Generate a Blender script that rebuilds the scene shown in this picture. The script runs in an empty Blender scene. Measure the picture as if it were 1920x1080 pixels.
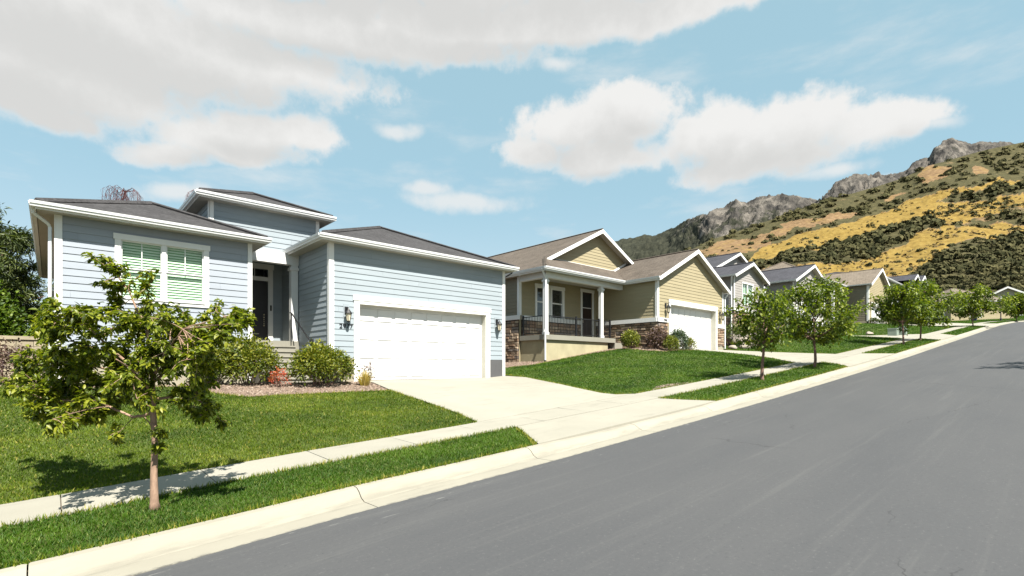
import bpy, bmesh, math, random
import numpy as np
from mathutils import Vector, Matrix
from mathutils.geometry import delaunay_2d_cdt

random.seed(7)
rng = np.random.default_rng(11)
scene = bpy.context.scene
COL = scene.collection
R = math.radians

# ------------------------------------------------------------------ camera
# world axes: +X uphill along the street, +Y towards the houses, Z up, eye at the origin
YAW = R(47.83)
CF, SF = math.cos(YAW), math.sin(YAW)
FOC = 955.0
cam_d = bpy.data.cameras.new('camera')
cam = bpy.data.objects.new('camera', cam_d)
COL.objects.link(cam)
cam.location = (0, 0, 0)
cam.rotation_euler = (R(90), 0, YAW - R(90))
cam_d.sensor_width = 36.0
cam_d.lens = 36.0 * FOC / 1920.0
cam_d.shift_y = 148.0 / 1920.0
cam_d.clip_start = 0.05
cam_d.clip_end = 9000
scene.camera = cam

# ------------------------------------------------------------------ sun, sky, exposure
SUN_DIR = Vector((0.20, 1.0, -1.38)).normalized()
sun_d = bpy.data.lights.new('sun', 'SUN')
sun_d.energy = 5.0
sun_d.angle = R(0.5)
sun_d.color = (1.0, 0.95, 0.86)
sun = bpy.data.objects.new('sun', sun_d)
COL.objects.link(sun)
sun.location = (-5, -40, 60)
sun.rotation_euler = SUN_DIR.to_track_quat('-Z', 'Y').to_euler()
SUN_EL = math.asin(-SUN_DIR.z)

scene.view_settings.view_transform = 'Standard'
scene.view_settings.look = 'None'
scene.view_settings.exposure = 1.45
scene.view_settings.gamma = 1.0
scene.view_settings.use_curve_mapping = False
scene.cycles.use_denoising = True
scene.cycles.max_bounces = 6
scene.cycles.transparent_max_bounces = 8
scene.cycles.sample_clamp_indirect = 4.0


class NT:
    """small helper for node trees"""
    def __init__(self, tree):
        self.t = tree
        self.L = tree.links

    def n(self, typ, **kw):
        nd = self.t.nodes.new(typ)
        for k, v in kw.items():
            setattr(nd, k, v)
        return nd

    def set(self, sock, val):
        if isinstance(val, bpy.types.NodeSocket):
            self.L.new(val, sock)
        else:
            sock.default_value = val

    def math(self, op, a, b=0.0, c=0.0, clamp=False):
        nd = self.n('ShaderNodeMath', operation=op, use_clamp=clamp)
        self.set(nd.inputs[0], a); self.set(nd.inputs[1], b); self.set(nd.inputs[2], c)
        return nd.outputs[0]

    def vmath(self, op, a, b=(0, 0, 0), out=0):
        nd = self.n('ShaderNodeVectorMath', operation=op)
        self.set(nd.inputs[0], a); self.set(nd.inputs[1], b)
        return nd.outputs['Value'] if op in ('LENGTH', 'DOT_PRODUCT', 'DISTANCE') else nd.outputs[0]

    def noise(self, vec, scale, detail=4.0, rough=0.55, dist=0.0, out='Fac'):
        nd = self.n('ShaderNodeTexNoise')
        if vec is not None:
            self.set(nd.inputs['Vector'], vec)
        nd.inputs['Scale'].default_value = scale
        nd.inputs['Detail'].default_value = detail
        nd.inputs['Roughness'].default_value = rough
        nd.inputs['Distortion'].default_value = dist
        return nd.outputs[out]

    def ramp(self, fac, stops, interp='LINEAR'):
        nd = self.n('ShaderNodeValToRGB')
        self.set(nd.inputs[0], fac)
        cr = nd.color_ramp
        cr.interpolation = interp
        while len(cr.elements) < len(stops):
            cr.elements.new(0.5)
        for e, (p, c) in zip(cr.elements, stops):
            e.position = p
            e.color = (*c, 1) if len(c) == 3 else c
        return nd.outputs[0]

    def smooth(self, x, lo, hi):
        nd = self.n('ShaderNodeMapRange', interpolation_type='SMOOTHSTEP')
        self.set(nd.inputs[0], x)
        nd.inputs[1].default_value = lo; nd.inputs[2].default_value = hi
        return nd.outputs[0]

    def mix(self, fac, a, b, blend='MIX'):
        nd = self.n('ShaderNodeMix', data_type='RGBA', blend_type=blend)
        self.set(nd.inputs[0], fac)
        self.set(nd.inputs[6], a if isinstance(a, bpy.types.NodeSocket) else (*a, 1))
        self.set(nd.inputs[7], b if isinstance(b, bpy.types.NodeSocket) else (*b, 1))
        return nd.outputs[2]

    def mapping(self, vec, scale=(1, 1, 1), rot=(0, 0, 0)):
        nd = self.n('ShaderNodeMapping')
        self.set(nd.inputs['Vector'], vec)
        nd.inputs['Scale'].default_value = scale
        nd.inputs['Rotation'].default_value = rot
        return nd.outputs[0]


def bearing(u, v):
    """image-sized numbers of the survey -> (azimuth from the view axis, elevation)"""
    k = (u - 960) / FOC
    h = math.sqrt(1 + k * k)
    return math.atan(k), math.atan((688 - v) / FOC / h)


world = bpy.data.worlds.new('World')
scene.world = world
world.use_nodes = True
wt = NT(world.node_tree)
world.node_tree.nodes.clear()
sky = wt.n('ShaderNodeTexSky', sky_type='NISHITA')
sky.sun_disc = False
sky.sun_elevation = SUN_EL
sky.sun_rotation = R(180) + math.atan2(0.20, 1.0)
sky.altitude = 1400
sky.air_density = 1.0
sky.dust_density = 0.6
sky.ozone_density = 1.2
tc = wt.n('ShaderNodeTexCoord')
dirv = tc.outputs['Generated']
sep = wt.n('ShaderNodeSeparateXYZ'); wt.L.new(dirv, sep.inputs[0])
df = wt.vmath('DOT_PRODUCT', dirv, (CF, SF, 0))
dr = wt.vmath('DOT_PRODUCT', dirv, (SF, -CF, 0))
az = wt.math('ARCTAN2', dr, df)
el = wt.math('ARCSINE', sep.outputs[2])
comb = wt.n('ShaderNodeCombineXYZ')
wt.L.new(az, comb.inputs[0]); wt.L.new(el, comb.inputs[1])
ae = comb.outputs[0]
CLOUDS = [(40, 110, 300, 105), (330, 75, 330, 68), (640, 50, 330, 58), (930, 35, 330, 52), (1230, 15, 330, 38),
          (40, 190, 190, 42), (180, 150, 150, 40), (1050, 112, 60, 26), (600, -110, 1000, 110), (200, 40, 380, 110),
          (420, 268, 165, 52), (330, 290, 90, 32), (545, 245, 100, 38), (470, 235, 75, 34), (748, 236, 52, 20),
          (860, 378, 150, 26), (790, 352, 60, 20), (350, 365, 100, 26),
          (1170, 215, 130, 72), (1060, 240, 105, 58), (1205, 180, 75, 40), (1000, 285, 60, 34), (1140, 290, 180, 40),
          (1330, 245, 120, 58), (1450, 250, 210, 62), (1640, 240, 170, 46), (1420, 305, 200, 40), (1760, 235, 80, 28),
          (1640, 338, 70, 16), (1560, 320, 140, 20)]
blobs = []
WISPY = {(748, 236), (860, 378), (790, 352), (350, 365), (1510, 88), (1640, 338), (1560, 320), (1050, 112), (1760, 235)}
for u, v, rx, ry in CLOUDS:
    a0, e0 = bearing(u, v)
    a1, _ = bearing(u + rx, v); _, e1 = bearing(u, v - ry)
    wg = (.95 if u < 900 else .8) if (u, v) in WISPY else (1.55 if v < 160 and rx > 160 else 1.2)
    shr = 1.0 if wg < 1 else (1.34 if wg > 1.5 else 1.12)     # a denser cloud core, the same outline
    blobs.append((a0, e0, abs(a1 - a0) / (shr if wg < 1.5 else 1.15), abs(e1 - e0) / shr, wg))
rb = random.Random(3)
for i in range(14):
    a = rb.uniform(0.95, 5.33)
    if a > math.pi: a -= 2 * math.pi
    blobs.append((a, rb.uniform(0.12, 0.95), rb.uniform(0.12, 0.34), rb.uniform(0.04, 0.12), 1.0))
nz = wt.noise(ae, 9.0, 9.0, 0.58)
nz2 = wt.noise(ae, 30.0, 7.0, 0.62)
warp = wt.noise(ae, 5.0, 3.0, 0.5, out='Color')
wv = wt.vmath('SUBTRACT', warp, (0.5, 0.5, 0.5))
wv = wt.vmath('MULTIPLY', wv, (0.12, 0.07, 0))


def coverage(vec, wispy=False):
    cur = None
    for a, e, sx, sy, wgt in blobs:
        if (wgt < 1) != wispy: continue
        d = wt.vmath('SUBTRACT', vec, (a, e, 0))
        d = wt.vmath('MULTIPLY', d, (1 / sx, 1 / sy, 0))
        ln = wt.vmath('LENGTH', d)
        f = wt.math('SUBTRACT', wgt, ln)
        if cur is None:
            cur = f
        else:
            nd = wt.n('ShaderNodeMath', operation='SMOOTH_MAX')
            wt.L.new(cur, nd.inputs[0]); wt.L.new(f, nd.inputs[1]); nd.inputs[2].default_value = 0.25
            cur = nd.outputs[0]
    return cur


pos = wt.vmath('ADD', ae, wv)
cov = coverage(pos)
cov_up = coverage(wt.vmath('ADD', pos, (0.01, 0.045, 0)))
det = wt.math('ADD', wt.math('MULTIPLY', wt.math('SUBTRACT', nz, 0.5), 1.45), wt.math('MULTIPLY', wt.math('SUBTRACT', nz2, 0.5), 1.0))
dens = wt.math('ADD', cov, det)
a_top = wt.smooth(dens, -0.14, 0.42)
a_low = wt.smooth(dens, -0.22, 0.62)
under = wt.smooth(cov_up, 0.0, 0.8)
alpha = wt.math('ADD', wt.math('MULTIPLY', a_low, under), wt.math('MULTIPLY', a_top, wt.math('SUBTRACT', 1.0, under)))
veil = wt.math('MULTIPLY', wt.smooth(wt.noise(wt.mapping(ae, (2.2, 7.0, 1)), 1.6, 6.0, 0.6), 0.47, 0.80), 0.55)
low = wt.math('MULTIPLY', wt.smooth(el, 0.34, 0.0), 0.42)
faint = wt.math('ADD', coverage(pos, True), wt.math('MULTIPLY', det, .75))
veil = wt.math('MAXIMUM', veil, wt.math('MULTIPLY', wt.smooth(faint, -0.15, 0.75), 0.72))
veil = wt.math('MAXIMUM', veil, low)
alpha = wt.math('MAXIMUM', wt.math('MULTIPLY', alpha, 0.95), veil)
shade = wt.smooth(wt.math('ADD', cov_up, wt.math('MULTIPLY', det, 0.9)), -0.3, 1.25)
shade = wt.math('MULTIPLY', shade, wt.smooth(dens, 0.0, 0.5))
ccol = wt.mix(shade, (6.05, 5.95, 5.8), (4.75, 4.68, 4.55))
skyc = wt.mix(0.72, sky.outputs[0], (3.15, 4.95, 5.55))
full = wt.mix(alpha, skyc, ccol)
bg = wt.n('ShaderNodeBackground')
wt.L.new(full, bg.inputs[0])
bg.inputs[1].default_value = 0.055
wo = wt.n('ShaderNodeOutputWorld')
wt.L.new(bg.outputs[0], wo.inputs[0])


# ------------------------------------------------------------------ materials
def new_mat(name):
    m = bpy.data.materials.new(name)
    m.use_nodes = True
    m.node_tree.nodes.clear()
    nt = NT(m.node_tree)
    out = nt.n('ShaderNodeOutputMaterial')
    return m, nt, out


ALB = 0.60
FULL = {'white_paint', 'white_aluminium', 'garage_door_enamel', 'cream_jamb', 'soffit_vinyl', 'white_blind', 'black_metal', 'dark_door', 'dark_brown_door', 'pale_brass', 'black_numerals', 'frosted_lamp_glass'}


def sc3(c, k=None):
    k = ALB if k is None else k
    return tuple(x * k for x in c)


def pmat(name, col, rough=0.75, var=0.12, scale=3.0, bump=0.0, bscale=60.0, spec=0.3, metallic=0.0, rand=0.0, dirt=0.0, stretch=(1, 1, 1)):
    col = sc3(col, .85 if name in FULL else None)
    m, nt, out = new_mat(name)
    b = nt.n('ShaderNodeBsdfPrincipled')
    tcn = nt.n('ShaderNodeTexCoord')
    vec = nt.mapping(tcn.outputs['Object'], stretch)
    f = nt.noise(vec, scale, 6.0, 0.6)
    c0 = tuple(max(0, c * (1 - var)) for c in col)
    c1 = tuple(min(1, c * (1 + var)) for c in col)
    c = nt.ramp(f, [(0.3, c0), (0.7, c1)])
    if rand:
        oi = nt.n('ShaderNodeObjectInfo')
        v = nt.math('MULTIPLY_ADD', oi.outputs['Random'], 2 * rand, 1 - rand)
        hv = nt.n('ShaderNodeHueSaturation'); nt.L.new(c, hv.inputs['Color']); nt.L.new(v, hv.inputs['Value'])
        c = hv.outputs[0]
    if dirt:
        d = nt.smooth(nt.noise(nt.mapping(tcn.outputs['Object'], (1, 1, 0.35)), 2.3, 7.0, 0.65), 0.52, 0.75)
        c = nt.mix(nt.math('MULTIPLY', d, dirt), c, tuple(x * 0.55 for x in col))
    nt.L.new(c, b.inputs['Base Color'])
    b.inputs['Roughness'].default_value = rough
    b.inputs['Specular IOR Level'].default_value = spec
    b.inputs['Metallic'].default_value = metallic
    if bump:
        bn = nt.n('ShaderNodeBump')
        bn.inputs['Strength'].default_value = bump
        bn.inputs['Distance'].default_value = 0.01
        nt.L.new(nt.noise(vec, bscale, 5.0, 0.6), bn.inputs['Height'])
        nt.L.new(bn.outputs[0], b.inputs['Normal'])
    nt.L.new(b.outputs[0], out.inputs[0])
    return m


def roof_mat(name, col):
    col = sc3(col, .85)
    m, nt, out = new_mat(name)
    b = nt.n('ShaderNodeBsdfPrincipled')
    tcn = nt.n('ShaderNodeTexCoord')
    s = nt.n('ShaderNodeSeparateXYZ'); nt.L.new(tcn.outputs['Object'], s.inputs[0])
    cx = nt.n('ShaderNodeCombineXYZ')
    nt.L.new(nt.math('ADD', s.outputs[0], s.outputs[1]), cx.inputs[0])
    nt.L.new(nt.math('MULTIPLY', s.outputs[2], 2.4), cx.inputs[1])
    br = nt.n('ShaderNodeTexBrick')
    nt.L.new(cx.outputs[0], br.inputs['Vector'])
    br.inputs['Color1'].default_value = (*[c * 0.82 for c in col], 1)
    br.inputs['Color2'].default_value = (*[c * 1.2 for c in col], 1)
    br.inputs['Mortar'].default_value = (*[c * 0.5 for c in col], 1)
    br.inputs['Scale'].default_value = 1.0
    br.inputs['Brick Width'].default_value = 0.3
    br.inputs['Row Height'].default_value = 0.14
    br.inputs['Mortar Size'].default_value = 0.008
    br.inputs['Bias'].default_value = -0.1
    n1 = nt.noise(tcn.outputs['Object'], 1.1, 8.0, 0.65)
    n2 = nt.noise(tcn.outputs['Object'], 9.0, 5.0, 0.7)
    c = nt.mix(nt.smooth(n1, 0.35, 0.7), br.outputs['Color'], tuple(min(1, x * 1.25) for x in col))
    c = nt.mix(nt.math('MULTIPLY', nt.smooth(n2, 0.42, 0.62), 0.62), c, tuple(x * 0.6 for x in col))
    nt.L.new(c, b.inputs['Base Color'])
    b.inputs['Roughness'].default_value = 0.95
    b.inputs['Specular IOR Level'].default_value = 0.15
    bn = nt.n('ShaderNodeBump'); bn.inputs['Strength'].default_value = 0.6; bn.inputs['Distance'].default_value = 0.02
    nt.L.new(nt.math('ADD', br.outputs['Fac'], n2), bn.inputs['Height']); nt.L.new(bn.outputs[0], b.inputs['Normal'])
    nt.L.new(b.outputs[0], out.inputs[0])
    return m


def leaf_mat(name, c_dark, c_mid, c_light, trans=0.35, scale=2.0, rough=0.5, spec=0.35):
    c_dark, c_mid, c_light = sc3(c_dark, .6), sc3(c_mid, .8), sc3(c_light, .9)
    m, nt, out = new_mat(name)
    at = nt.n('ShaderNodeAttribute', attribute_name='tint')
    geo = nt.n('ShaderNodeNewGeometry')
    oi = nt.n('ShaderNodeObjectInfo')
    n = nt.noise(geo.outputs['Position'], scale, 3.0, 0.6)
    f = nt.math('ADD', nt.math('MULTIPLY', at.outputs['Fac'], 0.75), nt.math('MULTIPLY', n, 0.35))
    c = nt.ramp(f, [(0.1, c_dark), (0.5, c_mid), (0.95, c_light)])
    b = nt.n('ShaderNodeBsdfPrincipled')
    nt.L.new(c, b.inputs['Base Color'])
    b.inputs['Roughness'].default_value = rough
    b.inputs['Specular IOR Level'].default_value = spec
    tr = nt.n('ShaderNodeBsdfTranslucent')
    tcol = nt.mix(1.0, c, (1.3, 1.45, 0.45), 'MULTIPLY')
    nt.L.new(tcol, tr.inputs[0])
    mx = nt.n('ShaderNodeMixShader'); mx.inputs[0].default_value = trans
    nt.L.new(b.outputs[0], mx.inputs[1]); nt.L.new(tr.outputs[0], mx.inputs[2])
    nt.L.new(mx.outputs[0], out.inputs[0])
    return m


def grass_mat(name, k=(1, 1, 1)):
    m, nt, out = new_mat(name)
    at = nt.n('ShaderNodeAttribute', attribute_name='tint')
    geo = nt.n('ShaderNodeNewGeometry')
    n = nt.noise(nt.mapping(geo.outputs['Position'], (.7, 1.5, 1)), 0.8, 6.0, 0.62)
    n3 = nt.noise(geo.outputs['Position'], 3.5, 3.0, 0.6)
    f = nt.math('ADD', nt.math('MULTIPLY', at.outputs['Fac'], 0.55), nt.math('ADD', nt.math('MULTIPLY', n, 0.70), nt.math('MULTIPLY', n3, 0.30)))
    f = nt.math('SUBTRACT', f, 0.20)
    c = nt.ramp(f, [(p, tuple(a * b for a, b in zip(q, k))) for p, q in ((0.20, (0.013, 0.034, 0.002)), (0.46, (0.044, 0.086, 0.003)), (0.70, (0.098, 0.145, 0.007)), (0.97, (0.26, 0.24, 0.055)))])
    b = nt.n('ShaderNodeBsdfPrincipled')
    nt.L.new(c, b.inputs['Base Color'])
    b.inputs['Roughness'].default_value = 0.55
    b.inputs['Specular IOR Level'].default_value = 0.25
    tr = nt.n('ShaderNodeBsdfTranslucent')
    nt.L.new(nt.mix(1.0, c, (1.2, 1.35, 0.4), 'MULTIPLY'), tr.inputs[0])
    mx = nt.n('ShaderNodeMixShader'); mx.inputs[0].default_value = 0.35
    nt.L.new(b.outputs[0], mx.inputs[1]); nt.L.new(tr.outputs[0], mx.inputs[2])
    nt.L.new(mx.outputs[0], out.inputs[0])
    return m


def asphalt_mat():
    m, nt, out = new_mat('asphalt')
    b = nt.n('ShaderNodeBsdfPrincipled')
    geo = nt.n('ShaderNodeNewGeometry')
    P = geo.outputs['Position']
    big = nt.noise(nt.mapping(P, (0.35, 1.3, 1)), 0.7, 6.0, 0.6)
    streak = nt.noise(nt.mapping(P, (0.13, 4.2, 1)), 1.3, 8.0, 0.66)
    fine = nt.noise(P, 30.0, 7.0, 0.8)
    c = nt.ramp(big, [(0.25, (0.054, 0.0555, 0.059)), (0.75, (0.066, 0.0665, 0.0685))])
    c = nt.mix(nt.math('MULTIPLY', nt.smooth(streak, 0.52, 0.72), 0.36), c, (0.094, 0.094, 0.092))
    c = nt.mix(nt.math('MULTIPLY', nt.smooth(fine, 0.56, 0.72), 0.75), c, (0.13, 0.13, 0.126))
    c = nt.mix(nt.math('MULTIPLY', nt.smooth(fine, 0.45, 0.30), 0.75), c, (0.034, 0.034, 0.037))
    # scuffed pale crumbs near the kerb
    s = nt.n('ShaderNodeSeparateXYZ'); nt.L.new(P, s.inputs[0])
    edge = nt.smooth(s.outputs[1], 4.75, 5.5)
    sc = nt.math('MULTIPLY', nt.smooth(nt.noise(nt.mapping(P, (1.1, 7, 1)), 2.2, 7.0, 0.7), 0.60, 0.68), edge)
    c = nt.mix(nt.math('MULTIPLY', sc, 0.55), c, (0.25, 0.245, 0.23))
    # hairline cracks
    vor = nt.n('ShaderNodeTexVoronoi', feature='DISTANCE_TO_EDGE')
    wob = nt.vmath('ADD', nt.mapping(P, (0.16, 0.42, 1)), nt.vmath('MULTIPLY', nt.noise(P, 2.5, 5.0, 0.6, out='Color'), (0.09, 0.16, 0)))
    nt.L.new(wob, vor.inputs['Vector']); vor.inputs['Scale'].default_value = 0.8
    cr = nt.math('MULTIPLY', nt.smooth(vor.outputs['Distance'], 0.0032, 0.0004), nt.smooth(nt.noise(P, 0.45, 2.0), 0.54, 0.62))
    c = nt.mix(nt.math('MULTIPLY', cr, 0.55), c, (0.02, 0.02, 0.021))
    nt.L.new(c, b.inputs['Base Color'])
    b.inputs['Roughness'].default_value = 0.85
    b.inputs['Specular IOR Level'].default_value = 0.25
    bn = nt.n('ShaderNodeBump'); bn.inputs['Strength'].default_value = 0.25; bn.inputs['Distance'].default_value = 0.004
    nt.L.new(nt.noise(P, 90.0, 3.0, 0.7), bn.inputs['Height']); nt.L.new(bn.outputs[0], b.inputs['Normal'])
    nt.L.new(b.outputs[0], out.inputs[0])
    return m


def concrete_mat(name, col, rand=0.0, gutter_dirt=False):
    col = sc3(col, .585)
    m, nt, out = new_mat(name)
    b = nt.n('ShaderNodeBsdfPrincipled')
    geo = nt.n('ShaderNodeNewGeometry'); P = geo.outputs['Position']
    n1 = nt.noise(P, 0.8, 7.0, 0.62)
    n2 = nt.noise(P, 28.0, 5.0, 0.7)
    st = nt.noise(nt.mapping(P, (0.7, 3.0, 1)), 1.2, 7.0, 0.65)
    c = nt.ramp(n1, [(0.3, tuple(x * 0.92 for x in col)), (0.7, tuple(x * 1.06 for x in col))])
    c = nt.mix(nt.math('MULTIPLY', nt.smooth(n2, 0.56, 0.78), 0.25), c, tuple(x * 0.6 for x in col))
    c = nt.mix(nt.math('MULTIPLY', nt.smooth(st, 0.54, 0.72), 0.40), c, tuple(x * 0.62 for x in col))
    if gutter_dirt:      # silt along the flow line and scuffs on the kerb lip
        s = nt.n('ShaderNodeSeparateXYZ'); nt.L.new(P, s.inputs[0])
        yy = s.outputs[1]
        band = nt.math('MULTIPLY', nt.smooth(yy, 5.82, 5.97), nt.smooth(yy, 6.10, 6.0))
        dn = nt.smooth(nt.noise(nt.mapping(P, (.9, 6, 1)), 1.6, 7.0, .65), .38, .68)
        c = nt.mix(nt.math('MULTIPLY', nt.math('MULTIPLY', band, dn), .45), c, tuple(x * .5 for x in col))
        ed = nt.math('MULTIPLY', nt.smooth(yy, 5.66, 5.60), nt.smooth(nt.noise(nt.mapping(P, (2, 5, 1)), 4.0, 6.0, .7), .45, .6))
        c = nt.mix(nt.math('MULTIPLY', ed, .6), c, (.06, .06, .062))
    if rand:
        oi = nt.n('ShaderNodeObjectInfo')
        hv = nt.n('ShaderNodeHueSaturation'); nt.L.new(c, hv.inputs['Color'])
        nt.L.new(nt.math('MULTIPLY_ADD', oi.outputs['Random'], 2 * rand, 1 - rand), hv.inputs['Value'])
        c = hv.outputs[0]
    nt.L.new(c, b.inputs['Base Color'])
    b.inputs['Roughness'].default_value = 0.9
    b.inputs['Specular IOR Level'].default_value = 0.2
    bn = nt.n('ShaderNodeBump'); bn.inputs['Strength'].default_value = 0.2; bn.inputs['Distance'].default_value = 0.004
    nt.L.new(n2, bn.inputs['Height']); nt.L.new(bn.outputs[0], b.inputs['Normal'])
    nt.L.new(b.outputs[0], out.inputs[0])
    return m


def glass_mat(name, tint, refl=0.12):
    m, nt, out = new_mat(name)
    m.use_transparent_shadow = True
    t = nt.n('ShaderNodeBsdfTransparent'); t.inputs[0].default_value = (*tint, 1)
    g = nt.n('ShaderNodeBsdfGlossy'); g.inputs['Roughness'].default_value = 0.03
    lw = nt.n('ShaderNodeLayerWeight'); lw.inputs[0].default_value = 0.5
    f = nt.math('ADD', nt.math('MULTIPLY', nt.math('POWER', lw.outputs['Facing'], 4.0), 0.7), refl * .6, clamp=True)
    mx = nt.n('ShaderNodeMixShader')
    nt.L.new(f, mx.inputs[0]); nt.L.new(t.outputs[0], mx.inputs[1]); nt.L.new(g.outputs[0], mx.inputs[2])
    nt.L.new(mx.outputs[0], out.inputs[0])
    return m


M = {}
M['blue'] = pmat('blue_grey_siding', (0.405, 0.465, 0.51), 0.7, 0.04, 2.0, 0.15, 35, rand=0.035, stretch=(0.3, 0.3, 2))
M['blue_wing'] = pmat('pale_blue_siding', (0.43, 0.475, 0.54), 0.7, 0.04, 2.0, 0.15, 35, rand=0.03, stretch=(0.3, 0.3, 2))
M['tan'] = pmat('tan_siding', (0.45, 0.388, 0.245), 0.7, 0.05, 2.0, 0.15, 35, rand=0.03, stretch=(0.3, 0.3, 2))
M['siding_shaded'] = pmat('shaded_siding', (0.30, 0.265, 0.19), 0.7, 0.05, 2.0, 0.15, 35, rand=0.03, stretch=(0.3, 0.3, 2))  # shade put into the colour: darker siding for shaded side and porch walls
M['lgrey'] = pmat('light_grey_siding', (0.44, 0.415, 0.39), 0.7, 0.05, 2.0, 0.1, 35)
M['cream'] = pmat('cream_siding', (0.47, 0.40, 0.245), 0.7, 0.05, 2.0, 0.1, 35)
M['paleblue'] = pmat('pale_siding', (0.52, 0.55, 0.60), 0.7, 0.05, 2.0, 0.1, 35)
M['ivory'] = pmat('ivory_siding', (0.62, 0.56, 0.42), 0.7, 0.05, 2.0, 0.1, 35)
M['white'] = pmat('white_paint', (0.74, 0.74, 0.73), 0.55, 0.03, 4.0, 0.0, spec=0.35, dirt=0.06)
M['gutter'] = pmat('white_aluminium', (0.70, 0.71, 0.72), 0.35, 0.03, 3.0, spec=0.5, dirt=0.05)
M['soffit'] = pmat('soffit_vinyl', (0.40, 0.38, 0.33), 0.6, 0.05, 3.0)
M['door_white'] = pmat('garage_door_enamel', (0.66, 0.66, 0.66), 0.5, 0.02, 2.0, dirt=0.03)
M['reveal'] = pmat('cream_jamb', (0.60, 0.58, 0.50), 0.6, 0.04, 3.0)
M['roof_grey'] = roof_mat('charcoal_shingles', (0.058, 0.056, 0.058))
M['roof_brown'] = roof_mat('brown_shingles', (0.112, 0.093, 0.077))
M['roof_dark'] = roof_mat('slate_shingles', (0.062, 0.062, 0.072))
M['roof_tan'] = roof_mat('tan_shingles', (0.175, 0.145, 0.115))
M['found'] = pmat('foundation_plaster', (0.46, 0.42, 0.32), 0.9, 0.1, 2.0, 0.3, 50, dirt=0.25)
M['found_grey'] = pmat('grey_foundation', (0.125, 0.125, 0.13), 0.9, 0.08, 2.0, 0.3, 50)  # darker grey for the foundation strip right of the garage door
M['stucco'] = pmat('cream_stucco', (0.50, 0.45, 0.29), 0.95, 0.14, 1.4, 0.4, 70, dirt=0.35)
M['slab'] = concrete_mat('porch_concrete', (0.36, 0.345, 0.29))
M['black'] = pmat('black_metal', (0.012, 0.012, 0.014), 0.45, 0.1, 8.0, spec=0.5)
M['darkdoor'] = pmat('dark_door', (0.016, 0.013, 0.013), 0.4, 0.2, 5.0, spec=0.5)
M['browndoor'] = pmat('dark_brown_door', (0.030, 0.016, 0.013), 0.4, 0.2, 5.0, spec=0.4)
M['brass'] = pmat('pale_brass', (0.55, 0.50, 0.38), 0.35, 0.1, 8.0, metallic=0.6)
M['lampglass'] = pmat('frosted_lamp_glass', (0.62, 0.56, 0.42), 0.3, 0.05, 8.0, spec=0.5)
M['blind'] = pmat('white_blind', (0.74, 0.77, 0.72), 0.6, 0.02, 4.0)
M['greenshade'] = pmat('green_shade_cloth', (0.28, 0.58, 0.34), 0.9, 0.1, 2.0)
M['darkroom'] = pmat('dim_room', (0.05, 0.055, 0.055), 0.9, 0.2, 1.0)
M['curtain'] = pmat('grey_curtain', (0.19, 0.19, 0.17), 0.9, 0.1, 6.0)
M['glass_green'] = glass_mat('green_tinted_glass', (0.875, 0.955, 0.885), 0.06)
M['glass'] = glass_mat('window_glass', (0.80, 0.82, 0.82), 0.10)
M['asphalt'] = asphalt_mat()
M['concrete'] = concrete_mat('pale_concrete', (0.42, 0.40, 0.335), 0.03)
M['kerbc'] = concrete_mat('kerb_concrete', (0.42, 0.395, 0.325), 0.03, True)
M['joint'] = pmat('joint_dirt', (0.22, 0.185, 0.14), 1.0, 0.2, 10)
M['soil'] = pmat('lawn_soil', (0.070, 0.095, 0.014), 1.0, 0.3, 4.0, 0.3, 30)
M['earth'] = pmat('dry_earth', (0.20, 0.155, 0.09), 1.0, 0.3, 0.5, 0.3, 10)
M['gravelbed'] = pmat('pink_gravel_bed', (0.27, 0.19, 0.145), 1.0, 0.3, 25.0, 0.8, 40)
M['grass'] = grass_mat('lawn_grass', (1.12, 1.06, 1))
M['grass_fresh'] = grass_mat('fresh_grass', (.70, .92, .9))
M['bark'] = pmat('reddish_bark', (0.42, 0.275, 0.195), 0.85, 0.4, 14.0, 0.6, 40, stretch=(1, 1, 0.35))
M['barkgrey'] = pmat('brown_bark', (0.27, 0.165, 0.13), 0.9, 0.35, 12.0, 0.6, 40, stretch=(1, 1, 0.35))
M['twigred'] = pmat('russet_twig', (0.16, 0.060, 0.060), 0.9, 0.2, 8.0)
M['leaf'] = leaf_mat('fresh_leaves', (0.030, 0.050, 0.005), (0.125, 0.168, 0.010), (0.30, 0.31, 0.025), 0.42, rough=.42)
M['leaf2'] = leaf_mat('street_tree_leaves', (0.018, 0.036, 0.004), (0.080, 0.125, 0.008), (0.24, 0.27, 0.018), 0.38)
M['leaf_bush'] = leaf_mat('shrub_leaves', (0.030, 0.050, 0.006), (0.095, 0.135, 0.012), (0.26, 0.25, 0.028), 0.35)
M['leaf_dark'] = leaf_mat('evergreen_needles', (0.020, 0.034, 0.010), (0.055, 0.080, 0.020), (0.125, 0.15, 0.036), 0.22)
M['leaf_bright'] = leaf_mat('bright_shrub_leaves', (0.016, 0.036, 0.004), (0.055, 0.11, 0.010), (0.15, 0.21, 0.02), 0.32)
M['leaf_purple'] = leaf_mat('purple_leaves', (0.030, 0.016, 0.016), (0.085, 0.050, 0.045), (0.19, 0.125, 0.105), 0.25)
M['leaf_red'] = leaf_mat('scarlet_leaves', (0.16, 0.020, 0.012), (0.42, 0.065, 0.035), (0.60, 0.16, 0.06), 0.3)
M['leaf_blue'] = leaf_mat('blue_green_needles', (0.020, 0.036, 0.022), (0.060, 0.092, 0.055), (0.14, 0.18, 0.11), 0.2)
M['leaf_dry'] = leaf_mat('dry_blades', (0.20, 0.13, 0.03), (0.42, 0.30, 0.08), (0.62, 0.50, 0.18), 0.4)
M['leaf_yg'] = leaf_mat('yellow_green_leaves', (0.030, 0.045, 0.006), (0.11, 0.14, 0.018), (0.28, 0.28, 0.045), 0.35)
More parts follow.
